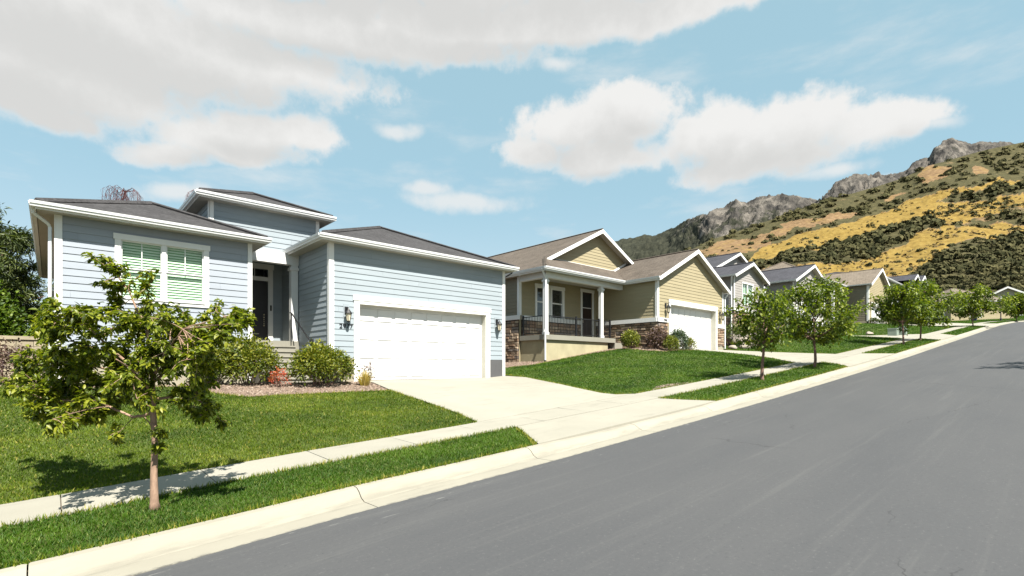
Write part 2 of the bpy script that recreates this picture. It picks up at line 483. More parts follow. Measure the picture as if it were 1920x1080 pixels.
STONES = [pmat('ledge_stone_%s' % n, c, 0.9, 0.25, 7.0, 0.5, 30) for n, c in
          (('tan', (0.46, 0.345, 0.245)), ('brown', (0.25, 0.185, 0.14)), ('buff', (0.60, 0.47, 0.34)), ('grey', (0.27, 0.23, 0.20)), ('rust', (0.39, 0.26, 0.175)))]
M['mortar'] = pmat('dark_mortar', (0.045, 0.038, 0.032), 1.0, 0.2, 10)
M['rock'] = pmat('pale_boulder', (0.46, 0.40, 0.34), 0.95, 0.25, 2.5, 0.6, 18)
M['rock_tan'] = pmat('orange_boulder', (0.40, 0.25, 0.13), 0.95, 0.25, 2.5, 0.6, 18)
M['blockwall'] = pmat('tan_block', (0.44, 0.385, 0.27), 0.95, 0.15, 3.0, 0.4, 30, rand=0.08)
M['utility'] = pmat('pale_green_box', (0.30, 0.37, 0.31), 0.6, 0.08, 3.0)
M['binblue'] = pmat('dark_blue_plastic', (0.03, 0.045, 0.10), 0.5, 0.1, 3.0)
M['ink'] = pmat('black_numerals', (0.012, 0.012, 0.016), 0.5, 0.05, 5.0)
M['bluetoy'] = pmat('blue_plastic', (0.04, 0.14, 0.32), 0.5, 0.05, 3.0)
M['yellowtoy'] = pmat('yellow_plastic', (0.62, 0.46, 0.03), 0.5, 0.05, 3.0)


# ------------------------------------------------------------------ mesh helpers
class MB:
    def __init__(self):
        self.v = []; self.f = []; self.smooth = False

    def add(self, pts, faces):
        o = len(self.v)
        self.v += [tuple(p) for p in pts]
        self.f += [tuple(i + o for i in f) for f in faces]

    def box(self, x0, x1, y0, y1, z0, z1):
        self.add([(x0, y0, z0), (x1, y0, z0), (x1, y1, z0), (x0, y1, z0), (x0, y0, z1), (x1, y0, z1), (x1, y1, z1), (x0, y1, z1)],
                 [(3, 2, 1, 0), (4, 5, 6, 7), (0, 1, 5, 4), (1, 2, 6, 5), (2, 3, 7, 6), (3, 0, 4, 7)])
        return self

    def poly(self, pts):
        self.add(pts, [tuple(range(len(pts)))])
        return self

    def prism(self, pts, vec):
        n = len(pts)
        q = [tuple(a + b for a, b in zip(p, vec)) for p in pts]
        self.add(list(pts) + q, [tuple(range(n))[::-1], tuple(range(n, 2 * n))] + [(i, (i + 1) % n, n + (i + 1) % n, n + i) for i in range(n)])
        return self

    def tube(self, pts, rad, n=6):
        pts = [Vector(p) for p in pts]
        if not hasattr(rad, '__len__'):
            rad = [rad] * len(pts)
        up = Vector((0.31, 0.17, 0.93))
        rings = []
        for i, p in enumerate(pts):
            d = (pts[min(i + 1, len(pts) - 1)] - pts[max(i - 1, 0)])
            if d.length < 1e-9: d = Vector((0, 0, 1))
            d.normalize()
            a = d.cross(up)
            if a.length < 0.05: a = d.cross(Vector((1, 0, 0)))
            a.normalize(); b = d.cross(a)
            rings.append([p + (a * math.cos(2 * math.pi * k / n) + b * math.sin(2 * math.pi * k / n)) * rad[i] for k in range(n)])
        vs = [v for r in rings for v in r]
        fs = []
        for i in range(len(pts) - 1):
            for k in range(n):
                fs.append((i * n + k, i * n + (k + 1) % n, (i + 1) * n + (k + 1) % n, (i + 1) * n + k))
        fs.append(tuple(range(n))[::-1]); fs.append(tuple(range((len(pts) - 1) * n, len(pts) * n)))
        self.add(vs, fs)
        return self

    def lathe(self, cx, cy, prof, n=10):
        vs, fs = [], []
        for z, r in prof:
            for k in range(n):
                a = 2 * math.pi * k / n
                vs.append((cx + r * math.cos(a), cy + r * math.sin(a), z))
        for i in range(len(prof) - 1):
            for k in range(n):
                fs.append((i * n + k, i * n + (k + 1) % n, (i + 1) * n + (k + 1) % n, (i + 1) * n + k))
        fs.append(tuple(range(n))[::-1]); fs.append(tuple(range((len(prof) - 1) * n, len(prof) * n)))
        self.add(vs, fs)
        return self


def origin(o):
    p = Vector((0, 0, 0))
    while o is not None:
        p += o.location
        o = o.parent
    return p


def props(o, label=None, cat=None, group=None, kind=None):
    if label: o['label'] = label
    if cat: o['category'] = cat
    if group: o['group'] = group
    if kind: o['kind'] = kind
    return o


def link(name, me, parent=None, **kw):
    o = bpy.data.objects.new(name, me)
    COL.objects.link(o)
    if parent is not None:
        o.parent = parent
    return props(o, **kw)


def obj(name, mb, mat, parent=None, fix=True, smooth=None, **kw):
    off = origin(parent) if parent is not None else Vector((0, 0, 0))
    me = bpy.data.meshes.new(name)
    me.from_pydata([(x - off.x, y - off.y, z - off.z) for x, y, z in mb.v], [], mb.f)
    if fix:
        b = bmesh.new(); b.from_mesh(me)
        bmesh.ops.recalc_face_normals(b, faces=b.faces)
        b.to_mesh(me); b.free()
    me.materials.append(mat)
    if smooth or (smooth is None and mb.smooth):
        me.polygons.foreach_set('use_smooth', [True] * len(me.polygons))
    return link(name, me, parent, **kw)


def npobj(name, V, F, mat, parent=None, tint=None, smooth=False, **kw):
    """big mesh from arrays; F is an (n,3) or (n,4) index array"""
    off = np.array(origin(parent)) if parent is not None else np.zeros(3)
    V = np.asarray(V, dtype=np.float32) - off.astype(np.float32)
    F = np.asarray(F, dtype=np.int32)
    k = F.shape[1]
    me = bpy.data.meshes.new(name)
    me.vertices.add(len(V)); me.vertices.foreach_set('co', V.ravel())
    me.loops.add(F.size); me.loops.foreach_set('vertex_index', F.ravel())
    me.polygons.add(len(F)); me.polygons.foreach_set('loop_start', np.arange(len(F), dtype=np.int32) * k)
    if tint is not None:
        a = me.attributes.new('tint', 'FLOAT', 'POINT')
        a.data.foreach_set('value', np.asarray(tint, dtype=np.float32))
    if smooth:
        me.polygons.foreach_set('use_smooth', np.ones(len(F), dtype=bool))
    me.update(calc_edges=True)
    me.validate()
    me.materials.append(mat)
    return link(name, me, parent, **kw)


def thing(name, loc, label, cat, group=None, rz=0.0):
    o = bpy.data.objects.new(name, None)
    COL.objects.link(o)
    o.location = loc
    o.rotation_euler = (0, 0, rz)
    o.empty_display_size = 0.3
    return props(o, label, cat, group)


# ------------------------------------------------------------------ the lie of the land
KX = [-400, -60, -20, -3, .54, 2.45, 6.08, 9.98, 14, 20, 26, 31.8, 38.9, 54.9, 77.8, 100, 119.6, 140, 200, 400]
KZ = [-22, -5.2, -2.95, -2.06, -1.853, -1.71, -1.50, -1.238, -.95, -.49, 0.0, .48, 1.11, 2.51, 4.55, 6.25, 7.6, 8.9, 12.5, 24]
FX = [-400, -60, -30, -8, -1, 5, 7.2, 12.5, 13.4, 15.5, 17.9, 20.5, 22.8, 24.2, 31.0, 32.5, 35.5, 41, 44.5, 52.7, 55, 59.8, 67.5, 76, 80, 86, 99, 110, 120, 140, 200, 400]
FZ = [-20, -5, -2.6, -.9, -.5, -.5, -.46, -.45, -.36, -.02, .26, .65, .97, 1.04, 1.04, 1.25, 2.1, 2.7, 2.8, 2.8, 3.2, 4.3, 4.85, 4.9, 5.8, 6.6, 6.9, 7.5, 8.2, 9.9, 14, 26]


def bend(X):
    return -0.006 * np.maximum(np.asarray(X, dtype=float) - 90, 0) ** 2


def G(X, Y):
    X = np.asarray(X, dtype=float); Y = np.asarray(Y, dtype=float)
    Y = Y - np.maximum(bend(X), -30)
    k = np.interp(X, KX, KZ)
    f = np.interp(X, FX, FZ)
    road = k + .1 * (1 - ((Y - .8) / 4.8) ** 2)
    t = np.clip((Y - 8.5) / 6.5, 0, 1)
    lawn = k + .27 + (f - k - .27) * t
    z = np.where(Y < 5.6, road, np.where(Y < 6.2, k + .14 * (Y - 5.6) / .6, np.where(Y < 7.5, k + .14 + .10 * (Y - 6.2) / 1.3,
                 np.where(Y < 8.5, k + .24 + .03 * (Y - 7.5), lawn))))
    far = k + .14 + np.clip(-4.6 - Y, 0, 8) * .02
    return np.where(Y < -4.0, np.where(Y > -4.6, k + .14 * (-4.0 - Y) / .6, far), z)


def g1(x, y):
    return float(G(x, y))


def grid_sheet(xs, ys, dz):
    XX, YY = np.meshgrid(xs, ys, indexing='ij')
    V = np.stack([XX, YY, G(XX, YY) + dz], -1).reshape(-1, 3)
    nx, ny = len(xs), len(ys)
    i = (np.arange(nx - 1)[:, None] * ny + np.arange(ny - 1)[None, :]).ravel()
    F = np.stack([i, i + ny, i + ny + 1, i + 1], 1)
    return V, F


xs = np.unique(np.concatenate([np.linspace(-400, -24, 20), np.linspace(-24, 40, 129), np.linspace(40, 160, 121), np.linspace(160, 400, 25)]))
ys = np.unique(np.concatenate([np.linspace(-300, -8, 20), np.linspace(-8, 18, 105), np.linspace(18, 60, 22), np.linspace(60, 400, 20)]))
V, F = grid_sheet(xs, ys, -0.09)
npobj('ground', V, F, M['earth'], smooth=True, kind='structure')

# road sheet
xs = np.concatenate([np.linspace(-120, -20, 40), np.linspace(-19, 130, 299)])
t = np.linspace(-4.05, 5.64, 24)
XX = np.repeat(xs[:, None], len(t), 1); YY = t[None, :] + bend(XX)
ZZ = G(XX, np.clip(YY, bend(XX) - 3.99, bend(XX) + 5.595)) + 0.0
V = np.stack([XX, YY, ZZ], -1).reshape(-1, 3)
ny = len(t); i = (np.arange(len(xs) - 1)[:, None] * ny + np.arange(ny - 1)[None, :]).ravel()
npobj('road', V, np.stack([i, i + ny, i + ny + 1, i + 1], 1), M['asphalt'], smooth=True, kind='structure')


def plan_mesh(poly, step, dz):
    """triangulated patch of the land inside a plan polygon, dense enough to follow its slope"""
    pts = []
    n = len(poly)
    for i in range(n):
        a, b = Vector(poly[i]), Vector(poly[(i + 1) % n])
        m = max(1, int((b - a).length / step))
        for j in range(m):
            pts.append(a + (b - a) * (j / m))
    nb = len(pts)
    edges = [(i, (i + 1) % nb) for i in range(nb)]
    P = np.array([tuple(p) for p in poly])
    x0, y0 = P.min(0); x1, y1 = P.max(0)
    for x in np.arange(x0 + step / 2, x1, step):
        for y in np.arange(y0 + step / 2, y1, step):
            if inside(x, y, poly) and min(((x - p.x) ** 2 + (y - p.y) ** 2 for p in pts)) > (step * .45) ** 2:
                pts.append(Vector((x, y)))
    res = delaunay_2d_cdt(pts, edges, [], 1, 1e-5)
    vs, fs = res[0], res[2]
    V = np.array([(p.x, p.y, 0) for p in vs])
    V[:, 2] = G(V[:, 0], V[:, 1]) + dz
    return V, np.array([f for f in fs if len(f) == 3])


def inside(x, y, poly):
    c = False
    j = len(poly) - 1
    for i in range(len(poly)):
        xi, yi = poly[i]; xj, yj = poly[j]
        if (yi > y) != (yj > y) and x < (xj - xi) * (y - yi) / (yj - yi) + xi:
            c = not c
        j = i
    return c


# pavement, kerb, driveways: a bed with separate slabs on it
def slab_obj(name, poly, parent, top, thick=0.12, mat=None):
    V, F = plan_mesh(poly, 0.7, top)
    n = len(V)
    # skirt
    ed = {}
    for f in F:
        for a, b in ((f[0], f[1]), (f[1], f[2]), (f[2], f[0])):
            ed[(a, b)] = 1
    bd = [(a, b) for (a, b) in ed if (b, a) not in ed]
    W = V.copy(); W[:, 2] -= thick
    VV = np.concatenate([V, W])
    FF = [tuple(f) for f in F] + [(b, a, a + n, b + n) for a, b in bd]
    mb = MB(); mb.v = [tuple(p) for p in VV]; mb.f = FF
    return obj(name, mb, mat or M['concrete'], parent)


DRV = [dict(up=[(6.72, 8.51), (6.9, 9.45), (7.03, 11), (7.16, 13), (7.42, 14.6), (7.30, 15.5), (12.35, 15.5), (13.3, 15.12), (13.42, 14.05), (12.75, 11.6), (12.18, 10), (11.95, 9.3), (12.0, 8.8), (12.45, 8.51)],
            ap=[(6.28, 6.25), (6.62, 6.9), (6.92, 7.49), (12.05, 7.49), (12.3, 7.0), (12.8, 6.25)]),
       dict(up=[(25.0, 8.51), (25.9, 10), (26.5, 11.3), (26.6, 13.0), (26.0, 14.3), (25.42, 15.3), (31.35, 15.3), (30.6, 13), (30.5, 11.4), (30.85, 8.51)],
            ap=[(24.3, 6.25), (25.1, 6.85), (25.55, 7.49), (31.6, 7.49), (32.5, 6.25)]),
       dict(up=[(47.0, 8.51), (47.5, 9.3), (47.2, 11), (45.9, 14), (45.7, 15.8), (51.9, 15.8), (52.6, 12), (54.6, 8.51)],
            ap=[(46.0, 6.25), (46.9, 7.49), (55.1, 7.49), (52.8, 6.25)]),
       dict(up=[(74.7, 8.51), (72, 13), (69.3, 15.8), (75.6, 15.8), (80, 12), (84.3, 8.51)],
            ap=[(73.7, 6.25), (74.6, 7.49), (84.4, 7.49), (85.6, 6.25)])]
drive_hosts = []
for d in DRV:
    V, F = plan_mesh(d['up'], 1.0, -0.012)
    o = npobj('driveway', V, F, M['joint'], kind='structure')
    drive_hosts.append(o)
    xmid = sum(p[0] for p in d['up']) / len(d['up'])
    # two bays split across and one joint along
    ys_cut = 11.9

    def clip(poly, keep):
        out = []
        for i in range(len(poly)):
            p, q = poly[i], poly[(i + 1) % len(poly)]
            a, b = keep(p), keep(q)
            if a >= 0: out.append(p)
            if a * b < 0:
                s = a / (a - b)
                out.append((p[0] + (q[0] - p[0]) * s, p[1] + (q[1] - p[1]) * s))
        return out
    for ky in (lambda p: p[1] - ys_cut - .006, lambda p: ys_cut - .006 - p[1]):
        part = clip(d['up'], ky)
        slab_obj('concrete_slab', part, o, 0.02)
    slab_obj('apron_slab', d['ap'], o, 0.012)

bedV, bedF = [], []
pav = None
xs = np.linspace(-30, 112, 143)
t = np.array([7.5, 8.5])
XX = np.repeat(xs[:, None], 2, 1); YY = t[None, :] + bend(XX)
V = np.stack([XX, YY, G(XX, YY) - 0.02], -1).reshape(-1, 3)
i = np.arange(len(xs) - 1) * 2
pav = npobj('sidewalk', V, np.stack([i, i + 2, i + 3, i + 1], 1), M['joint'], kind='structure')
x = -10.55
while x < 108:
    L = 1.52 if x < 55 else 3.04
    a, b = x + .006, x + L - .006
    mb = MB()
    rows = []
    for xx in (a, b):
        bb = float(bend(xx))
        for yy in (7.505, 8.495):
            rows.append((xx, yy + bb, g1(xx, yy + bb) + 0.018 + random.uniform(-.003, .003)))
    top = [rows[0], rows[2], rows[3], rows[1]]
    mb.prism([(p[0], p[1], p[2] - .1) for p in top], (0, 0, .1))
    obj('paving_slab', mb, M['concrete'], pav)
    x += L

LOW = [(6.2, 12.9), (24.2, 32.6), (45.9, 52.9), (73.6, 85.7)]


def kerb_run(side, x0, x1, host):
    x = x0
    while x < x1:
        L = 3.05
        a, b = x + .006, min(x + L, x1) - .006
        mb = MB()
        cuts = sorted(set([a, b] + [c for lo in LOW for c in lo if a < c < b]) | set(np.arange(a, b, 1.5).tolist()))
        rings = []
        for xx in cuts:
            lowd = side > 0 and any(lo[0] < xx < lo[1] for lo in LOW)
            h = .115 if lowd else .15
            k = float(np.interp(xx, KX, KZ)); bb = float(bend(xx))
            if side > 0:
                prof = [(5.6, .006), (5.95, .0), (6.03, .035), (6.10, h * .7), (6.16, h * .93), (6.245, h), (6.245, -.15), (5.6, -.15)]
            else:
                prof = [(-4.0, .006), (-4.35, .0), (-4.43, .035), (-4.50, h * .7), (-4.56, h * .93), (-4.645, h), (-4.645, -.15), (-4.0, -.15)]
            rings.append([(xx, y + bb, k + z) for y, z in prof])
        n = 8
        vs = [p for r in rings for p in r]; fs = []
        for i in range(len(rings) - 1):
            for j in range(n):
                fs.append((i * n + j, i * n + (j + 1) % n, (i + 1) * n + (j + 1) % n, (i + 1) * n + j))
        fs.append(tuple(range(n))); fs.append(tuple(range((len(rings) - 1) * n, len(rings) * n)))
        mb.add(vs, fs)
        obj('kerb_stone', mb, M['kerbc'], host)
        x += L


def kerb_bed(y0, y1):
    xs = np.linspace(-30, 116, 147)
    XX = np.repeat(xs[:, None], 2, 1); YY = np.array([y0, y1])[None, :] + bend(XX)
    V = np.stack([XX, YY, np.interp(XX, KX, KZ) - 0.03], -1).reshape(-1, 3)
    i = np.arange(len(xs) - 1) * 2
    return npobj('kerb', V, np.stack([i, i + 2, i + 3, i + 1], 1), M['joint'], kind='structure')


kerb_run(1, -15.4, 114, kerb_bed(5.62, 6.22))
kerb_run(-1, -15, 60, kerb_bed(-4.62, -4.02))

# lawns and verges
LAWNS = [
    ('lawn', [(-16, 8.51), (6.70, 8.51), (6.88, 9.45), (7.0, 11), (7.13, 13.0), (5.8, 13.25), (4.4, 13.35), (3.5, 13.3), (3.0, 13.9), (2.4, 15.1), (.1, 15.4), (-1, 17), (-16, 17)]),
    ('verge', [(-16, 6.26), (6.22, 6.26), (6.58, 6.9), (6.86, 7.49), (-16, 7.49)]),
    ('lawn', [(13.55, 15.35), (13.47, 14.05), (12.8, 11.6), (12.22, 10), (12.0, 9.3), (12.06, 8.83), (12.5, 8.51), (24.97, 8.51), (25.85, 10), (26.45, 11.3), (26.55, 13.0), (26.2, 13.7), (22.7, 13.6), (22.1, 14.8), (22.6, 16.3), (21, 16.75), (19, 16.95), (17.5, 16.9), (16.5, 16.6), (15.3, 17.3), (13.7, 17.5)]),
    ('verge', [(12.85, 6.26), (24.25, 6.26), (25.05, 6.87), (25.5, 7.49), (12.1, 7.49), (12.35, 7.0)]),
    ('lawn', [(30.9, 8.51), (30.55, 11.4), (30.65, 13), (31.75, 15.1), (32, 16.8), (35.5, 17), (35.9, 16.1), (41, 16.1), (44.7, 16), (45.5, 15.2), (45.85, 13.9), (47.1, 11), (47.4, 9.3), (46.9, 8.51)]),
    ('verge', [(32.55, 6.26), (45.95, 6.26), (46.85, 7.49), (31.65, 7.49)]),
    ('lawn', [(54.7, 8.51), (74.6, 8.51), (71.9, 13), (69.2, 15.3), (67.3, 15.3), (66, 17), (57, 18), (53, 17), (52.1, 15.5), (52.7, 12)]),
    ('verge', [(52.9, 6.26), (73.6, 6.26), (74.5, 7.49), (55.2, 7.49)]),
    ('lawn', [(84.5, 8.51), (92, 8.5), (100, 7.9), (108, 6.6), (112, 6.0), (112, 16), (108, 18), (78, 17), (80.2, 12)]),
    ('verge', [(85.7, 6.26), (92, 6.24), (100, 5.7), (106, 4.8), (106, 6.0), (100, 6.9), (92, 7.46), (84.5, 7.49)]),
    ('lawn', [(112.3, 16), (112.3, 5), (118, 3.5), (128, -1), (150, -10), (150, 12), (140, 18), (120, 26)]),
    ('lawn', [(-16, -12), (60, -12), (60, -4.66), (-16, -4.66)]),
]


def shade_noise(x, y):
    return 0.5 + 0.25 * np.sin(x * 1.7 + 1.3 * np.sin(y * 1.1)) * np.cos(y * 2.1 + np.sin(x * .7)) + 0.15 * np.sin(x * 5.1 + y * 3.7)


def blades(V, F, far):
    A, B, C = V[F[:, 0]], V[F[:, 1]], V[F[:, 2]]
    area = np.linalg.norm(np.cross(B - A, C - A), axis=1) / 2
    cen = (A + B + C) / 3
    dist = np.maximum(np.hypot(cen[:, 0], cen[:, 1]), 4)
    dens = np.clip(85000 / dist ** 1.5, 170, 7500)
    out = cen[:, 0] * -CF * 0 + (CF * cen[:, 0] + SF * cen[:, 1])
    lat = SF * cen[:, 0] - CF * cen[:, 1]
    dens = np.where((out > 1) & (np.abs(lat) < out * 1.12), dens, dens * 0.08)
    if far: dens = dens * 0.0 + 12
    cnt = rng.poisson(area * dens)
    idx = np.repeat(np.arange(len(F)), cnt)
    r1, r2 = np.sqrt(rng.random(len(idx))), rng.random(len(idx))
    P = A[idx] * (1 - r1)[:, None] + B[idx] * (r1 * (1 - r2))[:, None] + C[idx] * (r1 * r2)[:, None]
    d = np.maximum(np.hypot(P[:, 0], P[:, 1]), 4)
    n = len(P)
    ang = rng.random(n) * 2 * np.pi
    w = (0.0014 + 0.00052 * d) * (0.7 + 0.6 * rng.random(n))
    h = (0.020 + 0.020 * rng.random(n)) * (1 + 0.012 * d) * (0.75 + 0.5 * shade_noise(P[:, 0] * .7, P[:, 1] * .7))
    lean = ang + rng.normal(0, 0.9, n)
    la = h * (0.35 + 0.6 * rng.random(n))
    side = np.stack([np.cos(ang), np.sin(ang), np.zeros(n)], 1) * w[:, None]
    tip = P + np.stack([np.cos(lean + 1.57) * la, np.sin(lean + 1.57) * la, h], 1)
    VV = np.concatenate([P - side, P + side, tip], 1).reshape(-1, 3)
    t = np.clip(0.28 * rng.random(n) + 0.55 * shade_noise(P[:, 0] * .45 + 9, P[:, 1] * .8) , 0, 1)
    dry = rng.random(n) < 0.045
    t = np.where(dry, 1.05 + .25 * rng.random(n), t)
    T = np.repeat(t, 3)
    T[2::3] += 0.10
    return VV, T


gV, gT = [], []
for k, (nm, poly) in enumerate(LAWNS):
    V, F = plan_mesh(poly, 0.5 if k < 6 else 1.5, -0.004)
    npobj(nm, V, F, M['soil'], kind='structure')
    # a slightly ragged rim: let blades start a little inside / outside
    vv, tt = blades(V, F, k == len(LAWNS) - 1)
    npobj('grass', vv, np.arange(len(vv)).reshape(-1, 3), M['grass' if k in (0, 11) else 'grass_fresh'], tint=tt, kind='stuff')
    # overhanging tufts along the edge
    E_ = []
    for i in range(len(poly)):
        a, b = np.array(poly[i]), np.array(poly[(i + 1) % len(poly)])
        mid = (a + b) / 2
        if k == len(LAWNS) - 1 or np.hypot(*mid) > 60: continue
        L = np.linalg.norm(b - a)
        n = int(L * np.clip(1500 / max(6, np.hypot(*mid)), 30, 200))
        s = rng.random(n)[:, None]
        E_.append(a + (b - a) * s + rng.normal(0, .018, (n, 2)))
    if E_:
        P = np.concatenate(E_)
        n = len(P)
        P = np.concatenate([P, (G(P[:, 0], P[:, 1]) + .0)[:, None]], 1)
        d = np.hypot(P[:, 0], P[:, 1])
        ang = rng.random(n) * 6.283
        w = (0.0022 + 0.0006 * d) * (0.7 + .6 * rng.random(n)); h = 0.035 + .045 * rng.random(n)
        side = np.stack([np.cos(ang), np.sin(ang), np.zeros(n)], 1) * w[:, None]
        tip = P + np.stack([rng.normal(0, .025, n), rng.normal(0, .025, n), h], 1)
        VV = np.concatenate([P - side, P + side, tip], 1).reshape(-1, 3)
        T = np.repeat(np.where(rng.random(n) < .3, 1.0, .55) + rng.random(n) * .3, 3)
        npobj('grass', VV, np.arange(len(VV)).reshape(-1, 3), M['grass'], tint=T, kind='stuff')

# gravel beds
BEDS = [
    [(2.4, 15.15), (3.0, 13.95), (3.5, 13.34), (4.4, 13.39), (5.8, 13.29), (7.12, 13.05), (7.38, 14.6), (7.26, 15.22), (6.3, 15.22), (6.3, 15.9), (4.5, 16.6), (.15, 16.6), (.12, 15.45)],
    [(13.7, 17.55), (15.3, 17.35), (16.5, 16.65), (17.5, 16.95), (19, 17), (21, 16.8), (22.65, 16.35), (22.15, 14.8), (22.75, 13.65), (26.2, 13.75), (25.9, 14.3), (25.3, 15.05), (24.1, 15.05), (24.1, 19.1), (17.8, 19.1), (17.8, 30), (13.5, 30)],
    [(13.5, 8.55), (14.3, 8.95), (15.2, 8.95), (15.9, 8.55)],
    [(-8, 17.05), (-1, 17.05), (.05, 16.0), (.05, 22), (-8, 22)],
    [(13.3, 15.1), (13.5, 15.1), (13.42, 14.1), (13.48, 14.1), (13.62, 15.4)],
]
ico = bmesh.new(); bmesh.ops.create_icosphere(ico, subdivisions=1, radius=1.0)
ICO_V = np.array([v.co[:] for v in ico.verts]); ICO_F = np.array([[v.index for v in f.verts] for f in ico.faces]); ico.free()
OCT_V = np.array([(1, 0, 0), (-1, 0, 0), (0, 1, 0), (0, -1, 0), (0, 0, 1), (0, 0, -1)], float)
OCT_F = np.array([(0, 2, 4), (2, 1, 4), (1, 3, 4), (3, 0, 4), (2, 0, 5), (1, 2, 5), (3, 1, 5), (0, 3, 5)])
for k, poly in enumerate(BEDS):
    if k == 4: continue
    V, F = plan_mesh(poly, 0.5, 0.008)
    npobj('gravel_bed', V, F, M['gravelbed'], kind='structure')
    A, B, C = V[F[:, 0]], V[F[:, 1]], V[F[:, 2]]
    area = np.linalg.norm(np.cross(B - A, C - A), axis=1) / 2
    idx = np.repeat(np.arange(len(F)), rng.poisson(area * (260 if k != 1 else 110)))
    r1, r2 = np.sqrt(rng.random(len(idx))), rng.random(len(idx))
    P = A[idx] * (1 - r1)[:, None] + B[idx] * (r1 * (1 - r2))[:, None] + C[idx] * (r1 * r2)[:, None]
    n = len(P)
    s = (0.014 + 0.03 * rng.random(n) ** 2)[:, None, None] * np.array([1, 1, .7]) * (0.7 + .6 * rng.random((n, 1, 3)))
    VV = (OCT_V[None] * s + rng.normal(0, .004, (n, 6, 3)) + P[:, None]).reshape(-1, 3)
    FF = (OCT_F[None] + (np.arange(n) * 6)[:, None, None]).reshape(-1, 3)
    if k == 0:
        m_, nt, out = new_mat('gravel_stones')
        at = nt.n('ShaderNodeAttribute', attribute_name='tint')
        b_ = nt.n('ShaderNodeBsdfPrincipled'); b_.inputs['Roughness'].default_value = .9
        nt.L.new(nt.ramp(at.outputs['Fac'], [(0, (.06, .042, .030)), (.5, (.15, .106, .076)), (1, (.29, .23, .185))]), b_.inputs['Base Color'])
        nt.L.new(b_.outputs[0], out.inputs[0])
        M['gstone'] = m_
    npobj('gravel', VV, FF, M['gstone'], tint=np.repeat(rng.random(n), 6), kind='stuff')


# ------------------------------------------------------------------ building parts
def pfront(Y):
    return lambda a, n, z: (a, Y - n, z)


def pleft(X):
    return lambda a, n, z: (X - n, a, z)


def pright(X):
    return lambda a, n, z: (X + n, a, z)


def pback(Y):
    return lambda a, n, z: (a, Y + n, z)


def siding(parent, P, a0, a1, z0, z1, mat, openings=(), lim=None, pitch=0.178, lip=0.020, single=False, board=3.66, name='siding_board'):
    """lapped boards on a wall plane; lim(z) -> (left,right) clips to a gable"""
    rows = int(math.ceil((z1 - z0) / pitch - 1e-6))
    allmb = MB()
    count = 0
    for r in range(rows):
        za, zb = z0 + r * pitch, min(z0 + (r + 1) * pitch, z1)
        segs = []
        x = a0 - (board * ((r * 0.37) % 1.0) if not single else 0)
        while x < a1:
            e = x + (board if not single else 1e3)
            segs.append((max(x, a0), min(e, a1)))
            x = e
        segs = [s for s in segs if s[1] - s[0] > .02]
        for s0, s1 in segs:
            cuts = sorted(set([za, zb] + [c for o in openings for c in (o[2], o[3]) if za + .004 < c < zb - .004]))
            pieces = []          # [interval, mesh]: vertically adjoining slices of one width stay one board
            for c0, c1 in zip(cuts, cuts[1:]):
                zm = (c0 + c1) / 2
                iv = [(s0 + (.0015 if s0 > a0 else 0), s1 - (.0015 if s1 < a1 else 0))]
                for o in openings:
                    if o[2] < zm < o[3]:
                        nv = []
                        for i0, i1 in iv:
                            if o[0] > i0: nv.append((i0, min(i1, o[0])))
                            if o[1] < i1: nv.append((max(i0, o[1]), i1))
                        iv = [q for q in nv if q[1] - q[0] > .01]
                nb = lip + (0.004 - lip) * (c0 - za) / pitch
                ntp = lip + (0.004 - lip) * (c1 - za) / pitch
                for i0, i1 in iv:
                    b0, b1, t0, t1 = i0, i1, i0, i1
                    if lim:
                        lb, lt = lim(c0), lim(c1)
                        b0, b1 = max(b0, lb[0]), min(b1, lb[1]); t0, t1 = max(t0, lt[0]), min(t1, lt[1])
                        if b1 - b0 < .01: continue
                        if t1 < t0: t0 = t1 = min(max((t0 + t1) / 2, b0), b1)
                    mb = MB()
                    mb.add([P(b0, 0, c0), P(b1, 0, c0), P(b1, nb, c0), P(b0, nb, c0), P(t0, 0, c1), P(t1, 0, c1), P(t1, ntp, c1), P(t0, ntp, c1)],
                           [(3, 2, 1, 0), (4, 5, 6, 7), (3, 2, 6, 7), (0, 3, 7, 4), (2, 1, 5, 6)])
                    pieces.append(mb)
            for mb in pieces:
                if single:
                    allmb.add(mb.v, mb.f)
                else:
                    obj(name, mb, mat, parent); count += 1
    if single and allmb.f:
        obj('siding', allmb, mat, parent, kind='stuff')
    return count


def boxp(parent, name, mat, *dims, **kw):
    return obj(name, MB().box(*dims), mat, parent, **kw)


def wall_with_holes(parent, name, P, a0, a1, z0, z1, mat, openings=(), thick=0.12):
    mb = MB()
    cz = sorted(set([z0, z1] + [min(max(c, z0), z1) for o in openings for c in (o[2], o[3])]))
    for c0, c1 in zip(cz, cz[1:]):
        if c1 - c0 < 1e-4: continue
        zm = (c0 + c1) / 2
        iv = [(a0, a1)]
        for o in openings:
            if o[2] < zm < o[3]:
                nv = []
                for i0, i1 in iv:
                    if o[0] > i0: nv.append((i0, min(i1, o[0])))
                    if o[1] < i1: nv.append((max(i0, o[1]), i1))
                iv = nv
        for i0, i1 in iv:
            pts = [P(i0, 0, c0), P(i1, 0, c0), P(i1, 0, c1), P(i0, 0, c1)]
            q = Vector(P(0, -thick, 0)) - Vector(P(0, 0, 0))
            mb.prism(pts, tuple(q))
    return obj(name, mb, mat, parent)


GUT = [(0.0, 0.0), (0.075, 0.0), (0.085, 0.045), (0.105, 0.06), (0.115, 0.125), (0.095, 0.128), (0.085, 0.115), (0.0, 0.115)]


